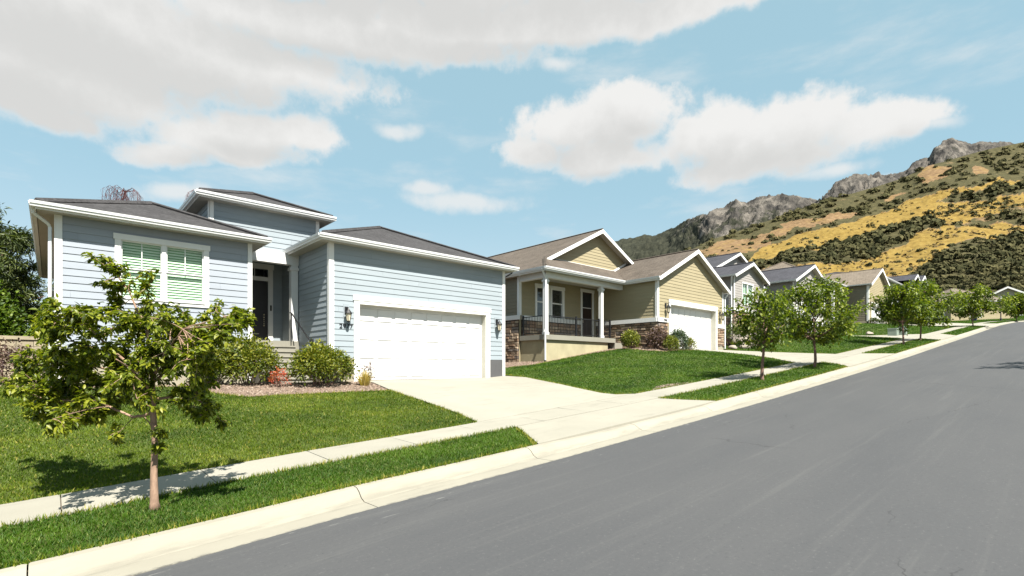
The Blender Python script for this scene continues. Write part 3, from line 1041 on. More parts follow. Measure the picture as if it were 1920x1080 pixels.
def gutter(parent, pts, outward, ztop):
    """ogee gutter along a straight eave from pts[0] to pts[1]; outward is a plan unit vector"""
    (x0, y0), (x1, y1) = pts
    prof = [(n, z - 0.128) for n, z in GUT]
    ring = [[(x + outward[0] * n, y + outward[1] * n, ztop + z) for n, z in prof] for x, y in ((x0, y0), (x1, y1))]
    mb = MB()
    n = len(prof)
    mb.add(ring[0] + ring[1], [tuple(range(n)), tuple(range(n, 2 * n))] + [(i, (i + 1) % n, n + (i + 1) % n, n + i) for i in range(n)])
    return obj('gutter', mb, M['gutter'], parent)


def downspout(parent, pts, w=0.075, name='downspout', mat=None):
    mb = MB(); mb.tube(pts, w * .58, 4)
    return obj(name, mb, mat or M['gutter'], parent)


def roof_shell(parent, faces, mat, thick=0.05, name='roof'):
    """list of roof planes (each a list of points) as closed thin plates"""
    mb = MB()
    for pts in faces:
        mb.prism([(x, y, z - thick) for x, y, z in pts], (0, 0, thick))
    return obj(name, mb, mat, parent)


def hip_roof(parent, x0, x1, y0, y1, ze, slope, mat, over_gutters=True, soff=0.14, wall=None, name='roof'):
    h = min(x1 - x0, y1 - y0) / 2
    zt = ze + h * slope
    if (x1 - x0) <= (y1 - y0):
        xm = (x0 + x1) / 2
        a, b = (xm, y0 + h, zt), (xm, y1 - h, zt)
        fs = [[(x0, y0, ze), (x1, y0, ze), a], [(x1, y0, ze), (x1, y1, ze), b, a] if b != a else [(x1, y0, ze), (x1, y1, ze), a],
              [(x1, y1, ze), (x0, y1, ze), b], [(x0, y1, ze), (x0, y0, ze), a, b] if b != a else [(x0, y1, ze), (x0, y0, ze), a]]
    else:
        ym = (y0 + y1) / 2
        a, b = (x0 + h, ym, zt), (x1 - h, ym, zt)
        fs = [[(x0, y0, ze), (x1, y0, ze), b, a], [(x1, y0, ze), (x1, y1, ze), b], [(x1, y1, ze), (x0, y1, ze), a, b], [(x0, y1, ze), (x0, y0, ze), a]]
    rf = roof_shell(parent, fs, mat, 0.04, name)
    # hip caps
    mb = MB()
    for c in ((x0, y0), (x1, y0), (x1, y1), (x0, y1)):
        t = a if (Vector((a[0], a[1])) - Vector(c)).length < (Vector((b[0], b[1])) - Vector(c)).length else b
        mb.tube([(c[0], c[1], ze + .012), (t[0], t[1], t[2] + .012)], 0.075, 4)
    if a != b:
        mb.tube([(a[0], a[1], a[2] + .012), (b[0], b[1], b[2] + .012)], 0.075, 4)
    o = obj('ridge_cap', mb, mat, rf)
    obj('soffit', MB().box(x0 + .012, x1 - .012, y0 + .012, y1 - .012, ze - soff - .02, ze - soff), M['soffit'], parent)
    fb = MB()
    z0, z1 = ze - soff - .03, ze - .035
    fb.box(x0 - .02, x1 + .02, y0 - .02, y0, z0, z1); fb.box(x0 - .02, x1 + .02, y1, y1 + .02, z0, z1)
    fb.box(x0 - .02, x0, y0, y1, z0, z1); fb.box(x1, x1 + .02, y0, y1, z0, z1)
    obj('fascia', fb, M['white'], parent)
    return rf, zt


def gable_roof(parent, x0, x1, y0, y1, ze, slope, mat, rake=True, trim=0.20, name='roof', soff=0.14):
    """ridge along Y, gable end at y0"""
    xm = (x0 + x1) / 2; zt = ze + (x1 - x0) / 2 * slope
    rf = roof_shell(parent, [[(x0, y0, ze), (xm, y0, zt), (xm, y1, zt), (x0, y1, ze)], [(xm, y0, zt), (x1, y0, ze), (x1, y1, ze), (xm, y1, zt)]], mat, 0.05, name)
    obj('ridge_cap', MB().tube([(xm, y0, zt + .01), (xm, y1, zt + .01)], 0.07, 4), mat, rf)
    if rake:
        t = trim
        for s, xe in ((-1, x0), (1, x1)):
            pts = [(xe, y0 - .03, ze - .012), (xm, y0 - .03, zt - .012), (xm, y0 - .03, zt - .012 - t * 1.12), (xe, y0 - .03, ze - .012 - t)]
            obj('rake_board', MB().prism(pts, (0, .03, 0)), M['white'], parent)
            # sloping soffit behind the rake
            pts = [(xe, y0 + .002, ze - .07), (xm, y0 + .002, zt - .07), (xm, y0 + .002, zt - .09), (xe, y0 + .002, ze - .09)]
            obj('soffit', MB().prism(pts, (0, 0.5, 0)), M['soffit'], parent)
    return rf, zt


def window(parent, P, a0, a1, z0, z1, units=2, casing=0.12, glass='glass', blind=True, grille=0, head=0.15, sill=True, depth=0.08, blindmat='blind', roommat='darkroom'):
    """double hung sashes in a cased opening. Outer size of the glass opening a0..a1, z0..z1"""
    def bx(b, i0, i1, n0, n1, c0, c1):
        pts = [P(i0, n0, c0), P(i1, n0, c0), P(i1, n0, c1), P(i0, n0, c1)]
        q = Vector(P(0, n1, 0)) - Vector(P(0, n0, 0))
        b.prism(pts, tuple(q))
        return b
    fr = MB()
    bx(fr, a0 - casing, a0, 0, .045, z0, z1); bx(fr, a1, a1 + casing, 0, .045, z0, z1)
    bx(fr, a0 - casing - .03, a1 + casing + .03, 0, .06, z1, z1 + head)
    bx(fr, a0 - casing, a1 + casing, 0, .05, z0 - casing * .9, z0)
    w = obj('window', fr, M['white'], parent)
    if sill:
        obj('sill', bx(MB(), a0 - .02, a1 + .02, .05, .075, z0 - .02, z0 + .015), M['white'], w)
    wid = (a1 - a0 - .085 * (units - 1)) / units
    zm = (z0 + z1) / 2 + .02
    for i in range(units):
        s0 = a0 + i * (wid + .085); s1 = s0 + wid
        if i: obj('mullion', bx(MB(), s0 - .085, s0, -.05, .03, z0, z1), M['white'], w)
        sm = MB()
        e = .032
        for (c0, c1, nn) in ((z0, zm, -.055), (zm, z1, -.03)):
            bx(sm, s0, s0 + e, nn, nn + .03, c0, c1); bx(sm, s1 - e, s1, nn, nn + .03, c0, c1)
            bx(sm, s0 + e, s1 - e, nn, nn + .03, c0, c0 + e); bx(sm, s0 + e, s1 - e, nn, nn + .03, c1 - e, c1)
        if grille:
            bx(sm, (s0 + s1) / 2 - .009, (s0 + s1) / 2 + .009, -.022, -.008, zm + e, z1 - e)
        obj('sash', sm, M['white'], w)
        pg = MB()
        bx(pg, s0 + e, s1 - e, -.048, -.044, z0 + e, zm - e); bx(pg, s0 + e, s1 - e, -.022, -.018, zm + e, z1 - e)
        obj('pane', pg, M[glass], w)
        if blind:
            sl = MB()
            zz = z0 + .05
            while zz < z1 - .03:
                pts = [P(s0 + .03, -.105, zz), P(s1 - .03, -.105, zz), P(s1 - .03, -.125, zz + .044), P(s0 + .03, -.125, zz + .044)]
                q = Vector(P(0, 0.003, 0)) - Vector(P(0, 0, 0))
                sl.prism(pts, tuple(q)); zz += .072
            obj('blind', sl, M[blindmat], w)
    bk = bx(MB(), a0, a1, -.24, -.22, z0, z1)
    obj('room', bk, M[roommat], w)
    rv = MB()
    for (i0, i1, c0, c1) in ((a0 - .02, a0 + .004, z0 + .0041, z1 - .0041), (a1 - .004, a1 + .02, z0 + .0041, z1 - .0041), (a0 - .02, a1 + .02, z1 - .004, z1 + .02), (a0 - .02, a1 + .02, z0 - .02, z0 + .004)):
        bx(rv, i0, i1, -.58, -.001, c0, c1)
    obj('reveal', rv, M['white'], w)
    return w


def garage_door(parent, x0, x1, z0, z1, Y, recess=0.25, cas=0.19, cols=8, head=0.2, jamb=True):
    d = obj('garage_door', MB().box(x0 - .03, x1 + .03, Y + recess, Y + recess + .05, z0 + .03, z1 + .05), M['door_white'], parent)
    hs = (z1 - z0 - .03) / 4
    for r in range(4):
        za = z0 + .03 + r * hs
        obj('door_section', MB().box(x0 - .005, x1 + .005, Y + recess - .022, Y + recess, za + .007, za + hs - .007), M['door_white'], d)
        cw = (x1 - x0 - .12) / cols
        for c in range(cols):
            xa = x0 + .06 + c * cw
            mb = MB()
            a, b, c0, c1 = xa + .06, xa + cw - .06, za + .10, za + hs - .10
            y = Y + recess - .022
            i = .014
            y -= .0; o_ = [(a, y, c0), (b, y, c0), (b, y, c1), (a, y, c1)]
            p_ = [(a + i, y - .022, c0 + i), (b - i, y - .022, c0 + i), (b - i, y - .022, c1 - i), (a + i, y - .022, c1 - i)]
            mb.add(o_ + p_, [(4, 5, 6, 7), (0, 1, 5, 4), (1, 2, 6, 5), (2, 3, 7, 6), (3, 0, 4, 7)])
            obj('door_panel', mb, M['door_white'], d, fix=False)
    obj('weather_strip', MB().box(x0 - .004, x1 + .004, Y + recess - .02, Y + recess + .03, z0, z0 + .03), M['black'], d)
    fr = MB()
    fr.box(x0 - cas, x0, Y - .045, Y, z0, z1); fr.box(x1, x1 + cas, Y - .045, Y, z0, z1)
    fr.box(x0 - cas, x1 + cas, Y - .047, Y, z1, z1 + head * .55)
    fr.box(x0 - cas - .03, x1 + cas + .03, Y - .065, Y, z1 + head * .55, z1 + head * 1.35)
    t = obj('door_trim', fr, M['white'], parent)
    jb = MB()
    jb.box(x0 - .04, x0 + .015, Y + .001, Y + recess - .024, z0, z1); jb.box(x1 - .015, x1 + .04, Y + .001, Y + recess - .024, z0, z1); jb.box(x0 + .0151, x1 - .0151, Y + .001, Y + recess - .024, z1 - .012, z1 + .03)
    obj('door_jamb', jb, M['reveal'], parent)
    return d


def wall_lamp(parent, x, Y, z, s=1.0):
    mb = MB()
    mb.box(x - .055 * s, x + .055 * s, Y - .03, Y, z + .02 * s, z + .25 * s)
    mb.tube([(x, Y - .03, z + .17 * s), (x, Y - .10 * s, z + .22 * s), (x, Y - .17 * s, z + .20 * s)], .014 * s, 6)
    l = obj('wall_lamp', mb, M['black'], parent)
    cy = Y - .17 * s
    hd = MB(); hd.lathe(x, cy, [(z + .02 * s, .115 * s), (z + .045 * s, .112 * s), (z + .12 * s, .055 * s), (z + .15 * s, .03 * s), (z + .19 * s, .012 * s)], 8)
    obj('lamp_cap', hd, M['black'], l)
    gl = MB(); gl.lathe(x, cy, [(z - .20 * s, .05 * s), (z + .02 * s, .092 * s)], 6)
    obj('lamp_glass', gl, M['lampglass'], l)
    cg = MB()
    for k in range(6):
        a = k * math.pi / 3
        cg.tube([(x + math.cos(a) * .053 * s, cy + math.sin(a) * .053 * s, z - .20 * s), (x + math.cos(a) * .096 * s, cy + math.sin(a) * .096 * s, z + .02 * s)], .008 * s, 4)
    cg.lathe(x, cy, [(z - .26 * s, .012 * s), (z - .235 * s, .045 * s), (z - .20 * s, .06 * s)], 8)
    obj('lamp_cage', cg, M['black'], l)
    return l


def numerals(parent, text, x, Y, z, size, gap=0.0):
    cu = bpy.data.curves.new('house_number', 'FONT')
    cu.body = text; cu.size = size; cu.extrude = 0.008; cu.align_x = 'CENTER'; cu.space_character = 1.05
    tmp = bpy.data.objects.new('house_number', cu); COL.objects.link(tmp)
    dg = bpy.context.evaluated_depsgraph_get()
    me = bpy.data.meshes.new_from_object(tmp.evaluated_get(dg))
    bpy.data.objects.remove(tmp); bpy.data.curves.remove(cu)
    me.materials.clear(); me.materials.append(M['ink'])
    me.transform(Matrix.Translation(Vector((x, Y, z)) - origin(parent)) @ Matrix.Rotation(R(90), 4, 'X'))
    me.name = 'house_number'
    return link('house_number', me, parent)


def stone_wall(parent, P, a0, a1, z0, z1, size=(0.36, 0.125), openings=(), off=0.05, seed=1):
    """ledge stones, each its own piece, on a mortar backing that the caller has built"""
    rr = random.Random(seed)
    z = z0
    cnt = 0
    while z < z1 - .03:
        h = min(size[1] * rr.uniform(.65, 1.3), z1 - z)
        x = a0
        while x < a1 - .02:
            w = min(size[0] * rr.uniform(.5, 1.5), a1 - x)
            if a1 - x - w < .08: w = a1 - x
            if not any(o[0] < x + w / 2 < o[1] and o[2] < z + h / 2 < o[3] for o in openings):
                n = off * rr.uniform(.5, 1.4); g = .009
                j = lambda: rr.uniform(-.012, .012)
                i0, i1, c0, c1 = x + g, x + w - g, z + g, z + h - g
                back = [P(i0, 0, c0), P(i1, 0, c0), P(i1, 0, c1), P(i0, 0, c1)]
                fr = [P(i0 + .014 + j() * .5, n + j(), c0 + .012 + j() * .4), P(i1 - .014 + j() * .5, n + j(), c0 + .012 + j() * .4), P(i1 - .014 + j() * .5, n + j(), c1 - .012 + j() * .4), P(i0 + .014 + j() * .5, n + j(), c1 - .012 + j() * .4)]
                mb = MB(); mb.add(back + fr, [(4, 5, 6, 7), (0, 1, 5, 4), (1, 2, 6, 5), (2, 3, 7, 6), (3, 0, 4, 7), (3, 2, 1, 0)])
                obj('ledge_stone', mb, rr.choice(STONES), parent); cnt += 1
            x += w
        z += h
    return cnt


# ================================================================== HOUSE 1: pale blue bungalow
H1 = thing('bungalow', (6.5, 18, -0.5), 'pale blue lapboard bungalow with grey hip roofs and white garage door, number 2977', 'house')
WY, GY, TY = 16.5, 15.2, 18.0
gw = M['blue_wing']
# walls behind the boards
win = (1.34, 3.20, 1.78, 3.28)
wall_with_holes(H1, 'wall', pfront(WY), .1, 4.45, -.7, 3.70, gw, [win])
obj('wall', MB().box(.1, .22, WY + .121, 28, -.7, 3.70), M['siding_shaded'], H1)
obj('wall', MB().box(4.33, 4.45, WY + .121, 19.5, -.7, 3.70), M['blue'], H1)
gop = (7.24, 12.40, -.46, 1.99)
wall_with_holes(H1, 'wall', pfront(GY), 6.29, 13.36, -.7, 3.80, M['blue'], [gop])
obj('wall', MB().box(6.29, 6.41, GY + .121, 26, -.7, 3.80), M['blue'], H1)
obj('wall', MB().box(13.24, 13.36, GY + .121, 28, -.7, 3.80), M['blue'], H1)
dop = (4.93, 5.80, .87, 3.50)
wall_with_holes(H1, 'wall', pfront(19.5), 4.45, 6.29, -.7, 3.80, M['blue'], [dop])
obj('wall', MB().box(.22, 13.24, 27.9, 28, -.7, 3.70), M['blue'], H1)
obj('garage_ceiling', MB().box(6.41, 13.24, 15.6, 27, 3.1, 3.15), M['darkroom'], H1)
# tower
obj('wall', MB().box(3.65, 7.05, TY, 21.4, 3.80, 5.18), M['blue'], H1)
siding(H1, pfront(TY), 3.76, 6.94, 3.82, 5.16, M['blue'], board=9)
siding(H1, pleft(3.65), TY + .02, 21.4, 3.9, 5.16, M['blue'], board=9)
for a, b in ((3.64, 3.76), (6.94, 7.06)):
    boxp(H1, 'corner_trim', M['white'], a, b, TY - .03, TY - .001, 3.80, 5.17)
boxp(H1, 'corner_trim', M['white'], 3.62, 3.649, TY - .03, TY + .11, 3.80, 5.17)
# boards
siding(H1, pfront(WY), .21, 4.34, .28, 3.69, gw, [(win[0] - .125, win[1] + .125, win[2] - .115, win[3] + .15)])
siding(H1, pfront(GY), 6.41, 13.24, .28, 3.78, M['blue'], [(gop[0] - .19, gop[1] + .19, gop[2], gop[3] + .27)])
siding(H1, pleft(6.29), GY + .11, 19.4, .45, 3.78, M['blue'], board=9)
siding(H1, pfront(19.5), 4.46, 6.28, .9, 3.78, M['blue'], [(dop[0] - .16, dop[1] + .16, .8, dop[3] + .16)], board=9)
for (a, b, Y, z0, z1) in ((.09, .21, WY, -.55, 3.70), (4.34, 4.46, WY, -.5, 3.70), (6.28, 6.41, GY, -.55, 3.80), (13.24, 13.37, GY, -.5, 3.80)):
    boxp(H1, 'corner_trim', M['white'], a, b, Y - .035, Y - .001, z0, z1)
boxp(H1, 'corner_trim', M['white'], .062, .089, WY - .035, WY + .10, -.55, 3.70)
boxp(H1, 'corner_trim', M['white'], 6.252, 6.279, GY - .035, GY + .11, -.55, 3.80)
boxp(H1, 'foundation', M['found'], .21, 4.34, WY - .012, WY - .001, -.75, .28)
boxp(H1, 'foundation', M['found'], 6.41, 7.05, GY - .012, GY - .001, -.75, .28)
boxp(H1, 'foundation', M['found_grey'], 12.59, 13.24, GY - .012, GY - .001, -.75, .27)
boxp(H1, 'foundation', M['found'], 6.272, 6.289, GY + .11, 18.0, -.75, .45)
garage_door(H1, gop[0], gop[1], gop[2], gop[3], GY, 0.25, 0.19)
wall_lamp(H1, 6.80, GY - .02, 1.62, 1.0)
wall_lamp(H1, 12.93, GY - .02, 1.62, 1.0)
for x in (6.80, 12.93):
    boxp(H1, 'mounting_block', M['blue'], x - .09, x + .09, GY - .028, GY - .0215, 1.56, 1.95)
numerals(H1, '2977', 6.80, GY - .030, 1.20, 0.215)
# window
window(H1, pfront(WY), win[0], win[1], win[2], win[3], 2, .125, 'glass_green', True, 1, 0.145, roommat='greenshade')
# roofs
hip_roof(H1, -.25, 4.76, 16.12, 28.5, 3.83, .425, M['roof_grey'])
hip_roof(H1, 5.93, 13.64, 14.86, 28.4, 3.94, .425, M['roof_grey'])
hip_roof(H1, 3.32, 7.40, 17.66, 21.8, 5.31, .42, M['roof_grey'])
roof_shell(H1, [[(4.0, 20.5, 3.9), (7.0, 20.5, 3.9), (7.0, 28, 3.9), (4.0, 28, 3.9)]], M['roof_grey'], name='roof_deck')
gutter(H1, [(-.36, 16.10), (4.87, 16.10)], (0, -1), 3.83)
gutter(H1, [(-.27, 16.10), (-.27, 28.5)], (-1, 0), 3.829)
gutter(H1, [(4.78, 16.10), (4.78, 17.9)], (1, 0), 3.829)
gutter(H1, [(5.82, 14.84), (13.75, 14.84)], (0, -1), 3.94)
gutter(H1, [(5.91, 14.84), (5.91, 18.0)], (-1, 0), 3.939)
gutter(H1, [(13.66, 14.84), (13.66, 28)], (1, 0), 3.939)
gutter(H1, [(3.21, 17.64), (7.51, 17.64)], (0, -1), 5.31)
gutter(H1, [(3.30, 17.64), (3.30, 21.8)], (-1, 0), 5.309)
gutter(H1, [(7.42, 17.64), (7.42, 21.8)], (1, 0), 5.309)
downspout(H1, [(-.31, 16.30, 3.72), (-.31, 16.33, 3.62), (-.05, 16.52, 3.44), (-.01, 16.55, 3.36), (-.01, 16.55, -.45)])
downspout(H1, [(13.70, 15.1, 3.82), (13.68, 15.12, 3.75), (13.46, 15.2, 3.60), (13.42, 15.3, 3.55), (13.42, 15.32, 1.5)], .05, 'cable', M['black'])
# porch: beam, column, floor, steps
boxp(H1, 'porch_beam', M['white'], 4.47, 6.27, TY - .25, TY - .001, 3.45, 3.82)
boxp(H1, 'porch_ceiling', M['soffit'], 4.46, 6.28, TY, 19.49, 3.74, 3.77)
pc = boxp(H1, 'porch_column', M['white'], 6.03, 6.25, TY - .24, TY - .02, .87, 3.45)
boxp(H1, 'capital', M['white'], 5.99, 6.268, TY - .28, TY + .02, 3.27, 3.36)
boxp(H1, 'porch_floor', M['slab'], 4.46, 6.28, 17.72, 19.49, -.6, .87)
st = None
for i in range(8):
    z = .87 - .171 * (i + 1)
    y1 = 17.719 - .29 * i
    stp = boxp(H1, 'step', M['slab'], 4.62, 6.05, y1 - .29, y1, -.75, z - .045)
    boxp(stp, 'tread', M['concrete'], 4.60, 6.06, y1 - .325, y1 + .0, z - .0449, z)
hr = MB(); hr.tube([(5.98, 17.75, 1.83), (5.98, 17.6, 1.80), (5.98, 15.95, .80), (5.98, 15.86, .72), (5.98, 15.80, .72)], .022, 6)
hr.tube([(5.98, 17.60, 1.79), (5.98, 17.60, .85)], .018, 6)
h = obj('handrail', hr, M['black'], H1)
boxp(H1, 'rail_post', M['black'], 5.94, 6.02, 15.76, 15.84, -.55, .86)
# front door
dc = MB(); dc.box(dop[0] - .16, dop[0], 19.455, 19.5, .87, 3.50); dc.box(dop[1], dop[1] + .16, 19.455, 19.5, .87, 3.50)
dc.box(dop[0] - .19, dop[1] + .19, 19.44, 19.5, 3.50, 3.68); dc.box(dop[0], dop[1], 19.47, 19.55, 3.08, 3.22)
obj('door_trim', dc, M['white'], H1)
fd = boxp(H1, 'front_door', M['darkdoor'], dop[0], dop[1], 19.54, 19.59, .90, 3.08)
boxp(fd, 'kick_plate', M['black'], dop[0] + .06, dop[1] - .06, 19.53, 19.539, .93, 1.14)
boxp(fd, 'mail_slot', M['brass'], dop[0] + .30, dop[0] + .58, 19.525, 19.539, 1.17, 1.20)
for i, (dz, r) in enumerate(((1.88, .035), (1.78, .03), (1.70, .02), (1.63, .02), (1.56, .02), (1.49, .03))):
    mb = MB(); mb.lathe(dop[1] - .13, 19.515, [(dz - r, .01), (dz, r * .9), (dz + r, .01)], 6)
    obj('door_ornament', mb, M['brass'], fd)
tr = boxp(H1, 'transom', M['glass'], dop[0], dop[1], 19.545, 19.55, 3.22, 3.50)
boxp(tr, 'muntin', M['white'], 5.355, 5.375, 19.53, 19.544, 3.22, 3.50)
boxp(tr, 'muntin', M['white'], 5.07, 5.09, 19.53, 19.544, 3.22, 3.50)
boxp(tr, 'dark_room', M['darkroom'], dop[0], dop[1], 20.0, 20.02, 3.0, 3.6)
boxp(H1, 'doorbell', M['black'], dop[1] + .06, dop[1] + .11, 19.43, 19.454, 2.02, 2.22)

# ================================================================== HOUSE 2: tan gabled bungalow
H2 = thing('bungalow', (24, 19, 1.0), 'tan lapboard bungalow with brown gable roofs, railed porch and stone base, number 2985', 'house')
G2 = 15.0
tan = M['tan']
gop = (25.38, 30.70, 1.05, 3.46)
wall_with_holes(H2, 'wall', pfront(G2), 24.09, 31.68, .4, 4.70, tan, [gop])
obj('wall', MB().box(24.09, 24.21, G2 + .121, 24, .4, 4.70), tan, H2)
obj('wall', MB().box(31.56, 31.68, G2 + .121, 24, .4, 4.70), tan, H2)
obj('gable_wall', MB().prism([(24.09, G2, 4.70), (31.68, G2, 4.70), (27.885, G2, 6.56)], (0, .12, 0)), tan, H2)
w1 = (19.06, 19.92, 2.66, 4.24); w2 = (20.22, 21.08, 2.66, 4.24)
dop = (22.76, 23.66, 1.58, 4.34)
BY = 19.1
wall_with_holes(H2, 'wall', pfront(BY), 17.8, 24.09, -.2, 4.75, tan, [w1, w2, dop])
obj('wall', MB().box(17.8, 17.92, BY + .121, 32, -.4, 4.75), M['siding_shaded'], H2)
obj('wall', MB().box(30.5, 30.62, 24, 32, -.2, 4.7), tan, H2)
obj('wall', MB().box(17.92, 30.5, 31.9, 32, -.2, 4.7), tan, H2)
obj('gable_wall', MB().prism([(18.3, BY + .12, 4.9), (30.1, BY + .12, 4.9), (24.2, BY + .12, 7.85)], (0, .12, 0)), tan, H2)
SL2 = .5


def lim_g(z):
    return 27.885 - (6.78 - .10 - z) / SL2, 27.885 + (6.78 - .10 - z) / SL2


def lim_m(z):
    return 24.2 - (8.15 - .10 - z) / SL2, 24.2 + (8.15 - .10 - z) / SL2


siding(H2, pfront(G2), 24.21, 31.56, 2.66, 6.7, tan, [(gop[0] - .32, gop[1] + .14, gop[2], gop[3] + .27)], lim_g, board=4.9)
siding(H2, pleft(24.09), G2 + .10, BY, 2.66, 4.66, tan, board=9)
siding(H2, pfront(BY), 17.95, 24.0, 2.66, 4.64, tan, [(w1[0] - .14, w2[1] + .14, w1[2] - .12, w1[3] + .17), (dop[0] - .15, dop[1] + .15, dop[2], dop[3] + .17)], board=9)
siding(H2, pleft(17.8), BY + .1, 32, 2.66, 4.7, M['siding_shaded'], board=14)
siding(H2, pfront(BY + .12), 18.4, 30, 5.95, 8.1, tan, (), lim_m, board=13)
# gable flashing boards
boxp(H2, 'flashing_board', M['white'], 19.9, 25.9, BY + .06, BY + .095, 5.83, 5.96)
obj('flashing_board', MB().prism([(25.8, BY + .06, 5.82), (27.4, BY + .06, 6.62), (27.4, BY + .06, 6.75), (25.8, BY + .06, 5.95)], (0, .035, 0)), M['white'], H2)
for (a, b, z1) in ((24.08, 24.22, 4.72), (31.55, 31.69, 4.72)):
    boxp(H2, 'corner_trim', M['white'], a, b, G2 - .035, G2 - .001, 2.66, z1)
boxp(H2, 'corner_trim', M['white'], 24.05, 24.079, G2 - .035, G2 + .11, 2.66, 4.70)
boxp(H2, 'corner_trim', M['white'], 17.78, 17.93, BY - .035, BY - .001, 2.66, 4.70)
boxp(H2, 'corner_trim', M['white'], 17.755, 17.779, BY - .035, BY + .11, 2.66, 4.70)
# stone base with cap boards
for nm, a, b, c, d_ in (('pier', 24.09, 25.05, 0, 0),):
    pass
obj('mortar_bed', MB().box(24.085, 25.06, G2 - .02, G2 - .001, .5, 2.44), M['mortar'], H2)
obj('mortar_bed', MB().box(30.86, 31.70, G2 - .02, G2 - .001, .5, 2.44), M['mortar'], H2)
obj('mortar_bed', MB().box(24.065, 24.084, G2 - .02, BY, .5, 2.44), M['mortar'], H2)
obj('mortar_bed', MB().box(17.93, 22.6, BY - .02, BY - .001, 1.5, 2.44), M['mortar'], H2)
obj('mortar_bed', MB().box(17.775, 17.794, BY, 21.2, -.3, 2.44), M['mortar'], H2)
stone_wall(H2, pfront(G2 - .02), 24.06, 25.06, .98, 2.42, seed=2)
stone_wall(H2, pfront(G2 - .02), 30.88, 31.72, 1.30, 2.42, seed=3)
stone_wall(H2, pleft(24.065), G2 - .02, BY - .1, .95, 2.42, seed=4)
stone_wall(H2, pfront(BY - .02), 17.95, 22.58, 1.6, 2.42, (0.42, .15), [(18.9, 21.2, 2.53, 3)], seed=5)
stone_wall(H2, pleft(17.775), BY + .02, 21.1, .25, 2.42, (0.36, .14), seed=6)
boxp(H2, 'foundation', M['found'], 30.88, 31.7, G2 - .03, G2 - .0205, .6, 1.30)
for (x0, x1, y0, y1) in ((24.0, 25.06, G2 - .11, G2 - .021), (30.86, 31.78, G2 - .11, G2 - .021)):
    boxp(H2, 'cap_board', M['white'], x0, x1, y0, y1, 2.43, 2.655)
boxp(H2, 'cap_board', M['white'], 23.97, 24.064, G2 - .02, BY - .05, 2.43, 2.655)
boxp(H2, 'cap_board', M['white'], 17.95, 22.58, BY - .10, BY - .021, 2.43, 2.655)
boxp(H2, 'cap_board', M['white'], 17.68, 17.774, BY - .1, 21.2, 2.43, 2.655)
garage_door(H2, gop[0], gop[1], gop[2], gop[3], G2, 0.32, 0.15, 8, 0.2)
wall_lamp(H2, 24.86, G2 - .02, 3.2, 1.15)
wall_lamp(H2, 31.20, G2 - .02, 3.2, 1.15)
numerals(H2, '2985', 24.72, G2 - .12, 2.48, 0.17)
window(H2, pfront(BY), w1[0], w1[1], w1[2], w1[3], 1, .13, 'glass', True, 0, .17, blindmat='curtain')
window(H2, pfront(BY), w2[0], w2[1], w2[2], w2[3], 1, .13, 'glass', True, 0, .17, blindmat='curtain')
dc = MB(); dc.box(dop[0] - .13, dop[0], BY - .045, BY, 1.58, 4.34); dc.box(dop[1], dop[1] + .13, BY - .045, BY, 1.58, 4.34)
dc.box(dop[0] - .17, dop[1] + .17, BY - .055, BY, 4.34, 4.51)
obj('door_trim', dc, M['white'], H2)
fd = boxp(H2, 'front_door', M['browndoor'], dop[0], dop[1], BY + .03, BY + .08, 1.58, 4.34)
boxp(fd, 'rail', M['white'], dop[0] + .05, dop[1] - .05, BY + .015, BY + .029, 3.42, 3.46)
for k in range(3):
    a = dop[0] + .08 + k * .255
    boxp(fd, 'pane', M['darkroom'], a, a + .22, BY + .02, BY + .029, 3.50, 4.24)
boxp(fd, 'door_handle', M['brass'], dop[0] + .06, dop[0] + .10, BY - .03, BY + .029, 2.55, 2.70)
# roofs
gable_roof(H2, 23.81, 31.96, 14.66, 23.5, 4.79, SL2, M['roof_brown'])
gable_roof(H2, 17.45, 30.95, 18.72, 32.4, 4.77, SL2, M['roof_brown'])
z0 = 4.79
roof_shell(H2, [[(17.45, 16.87, z0), (23.80, 16.87, z0), (26.1, 19.17, z0 + 1.15), (19.75, 19.17, z0 + 1.15)],
                [(17.45, 16.87, z0 - .004), (19.75, 19.17, z0 + 1.146), (17.45, 19.17, z0 - .004)]], M['roof_brown'], name='porch_roof')
obj('ridge_cap', MB().tube([(17.45, 16.87, z0 + .01), (19.35, 18.77, z0 + .97)], .11, 4), M['roof_brown'], H2)
boxp(H2, 'soffit', M['soffit'], 17.47, 24.06, 16.89, 19.05, 4.62, 4.64)
boxp(H2, 'soffit', M['soffit'], 17.47, 17.79, 19.06, 32, 4.62, 4.64)
boxp(H2, 'soffit', M['soffit'], 23.83, 24.08, 14.7, 16.85, 4.62, 4.64)
fb = MB(); fb.box(17.43, 23.80, 16.85, 16.868, 4.60, 4.76); fb.box(17.43, 17.448, 16.87, 32.2, 4.60, 4.76); fb.box(23.79, 23.808, 14.66, 16.85, 4.60, 4.76)
obj('fascia', fb, M['white'], H2)
gutter(H2, [(17.32, 16.85), (23.79, 16.85)], (0, -1), 4.80)
gutter(H2, [(17.43, 16.85), (17.43, 32.2)], (-1, 0), 4.799)
gutter(H2, [(23.79, 14.62), (23.79, 16.74)], (-1, 0), 4.80)
gutter(H2, [(31.98, 14.62), (31.98, 23)], (1, 0), 4.80)
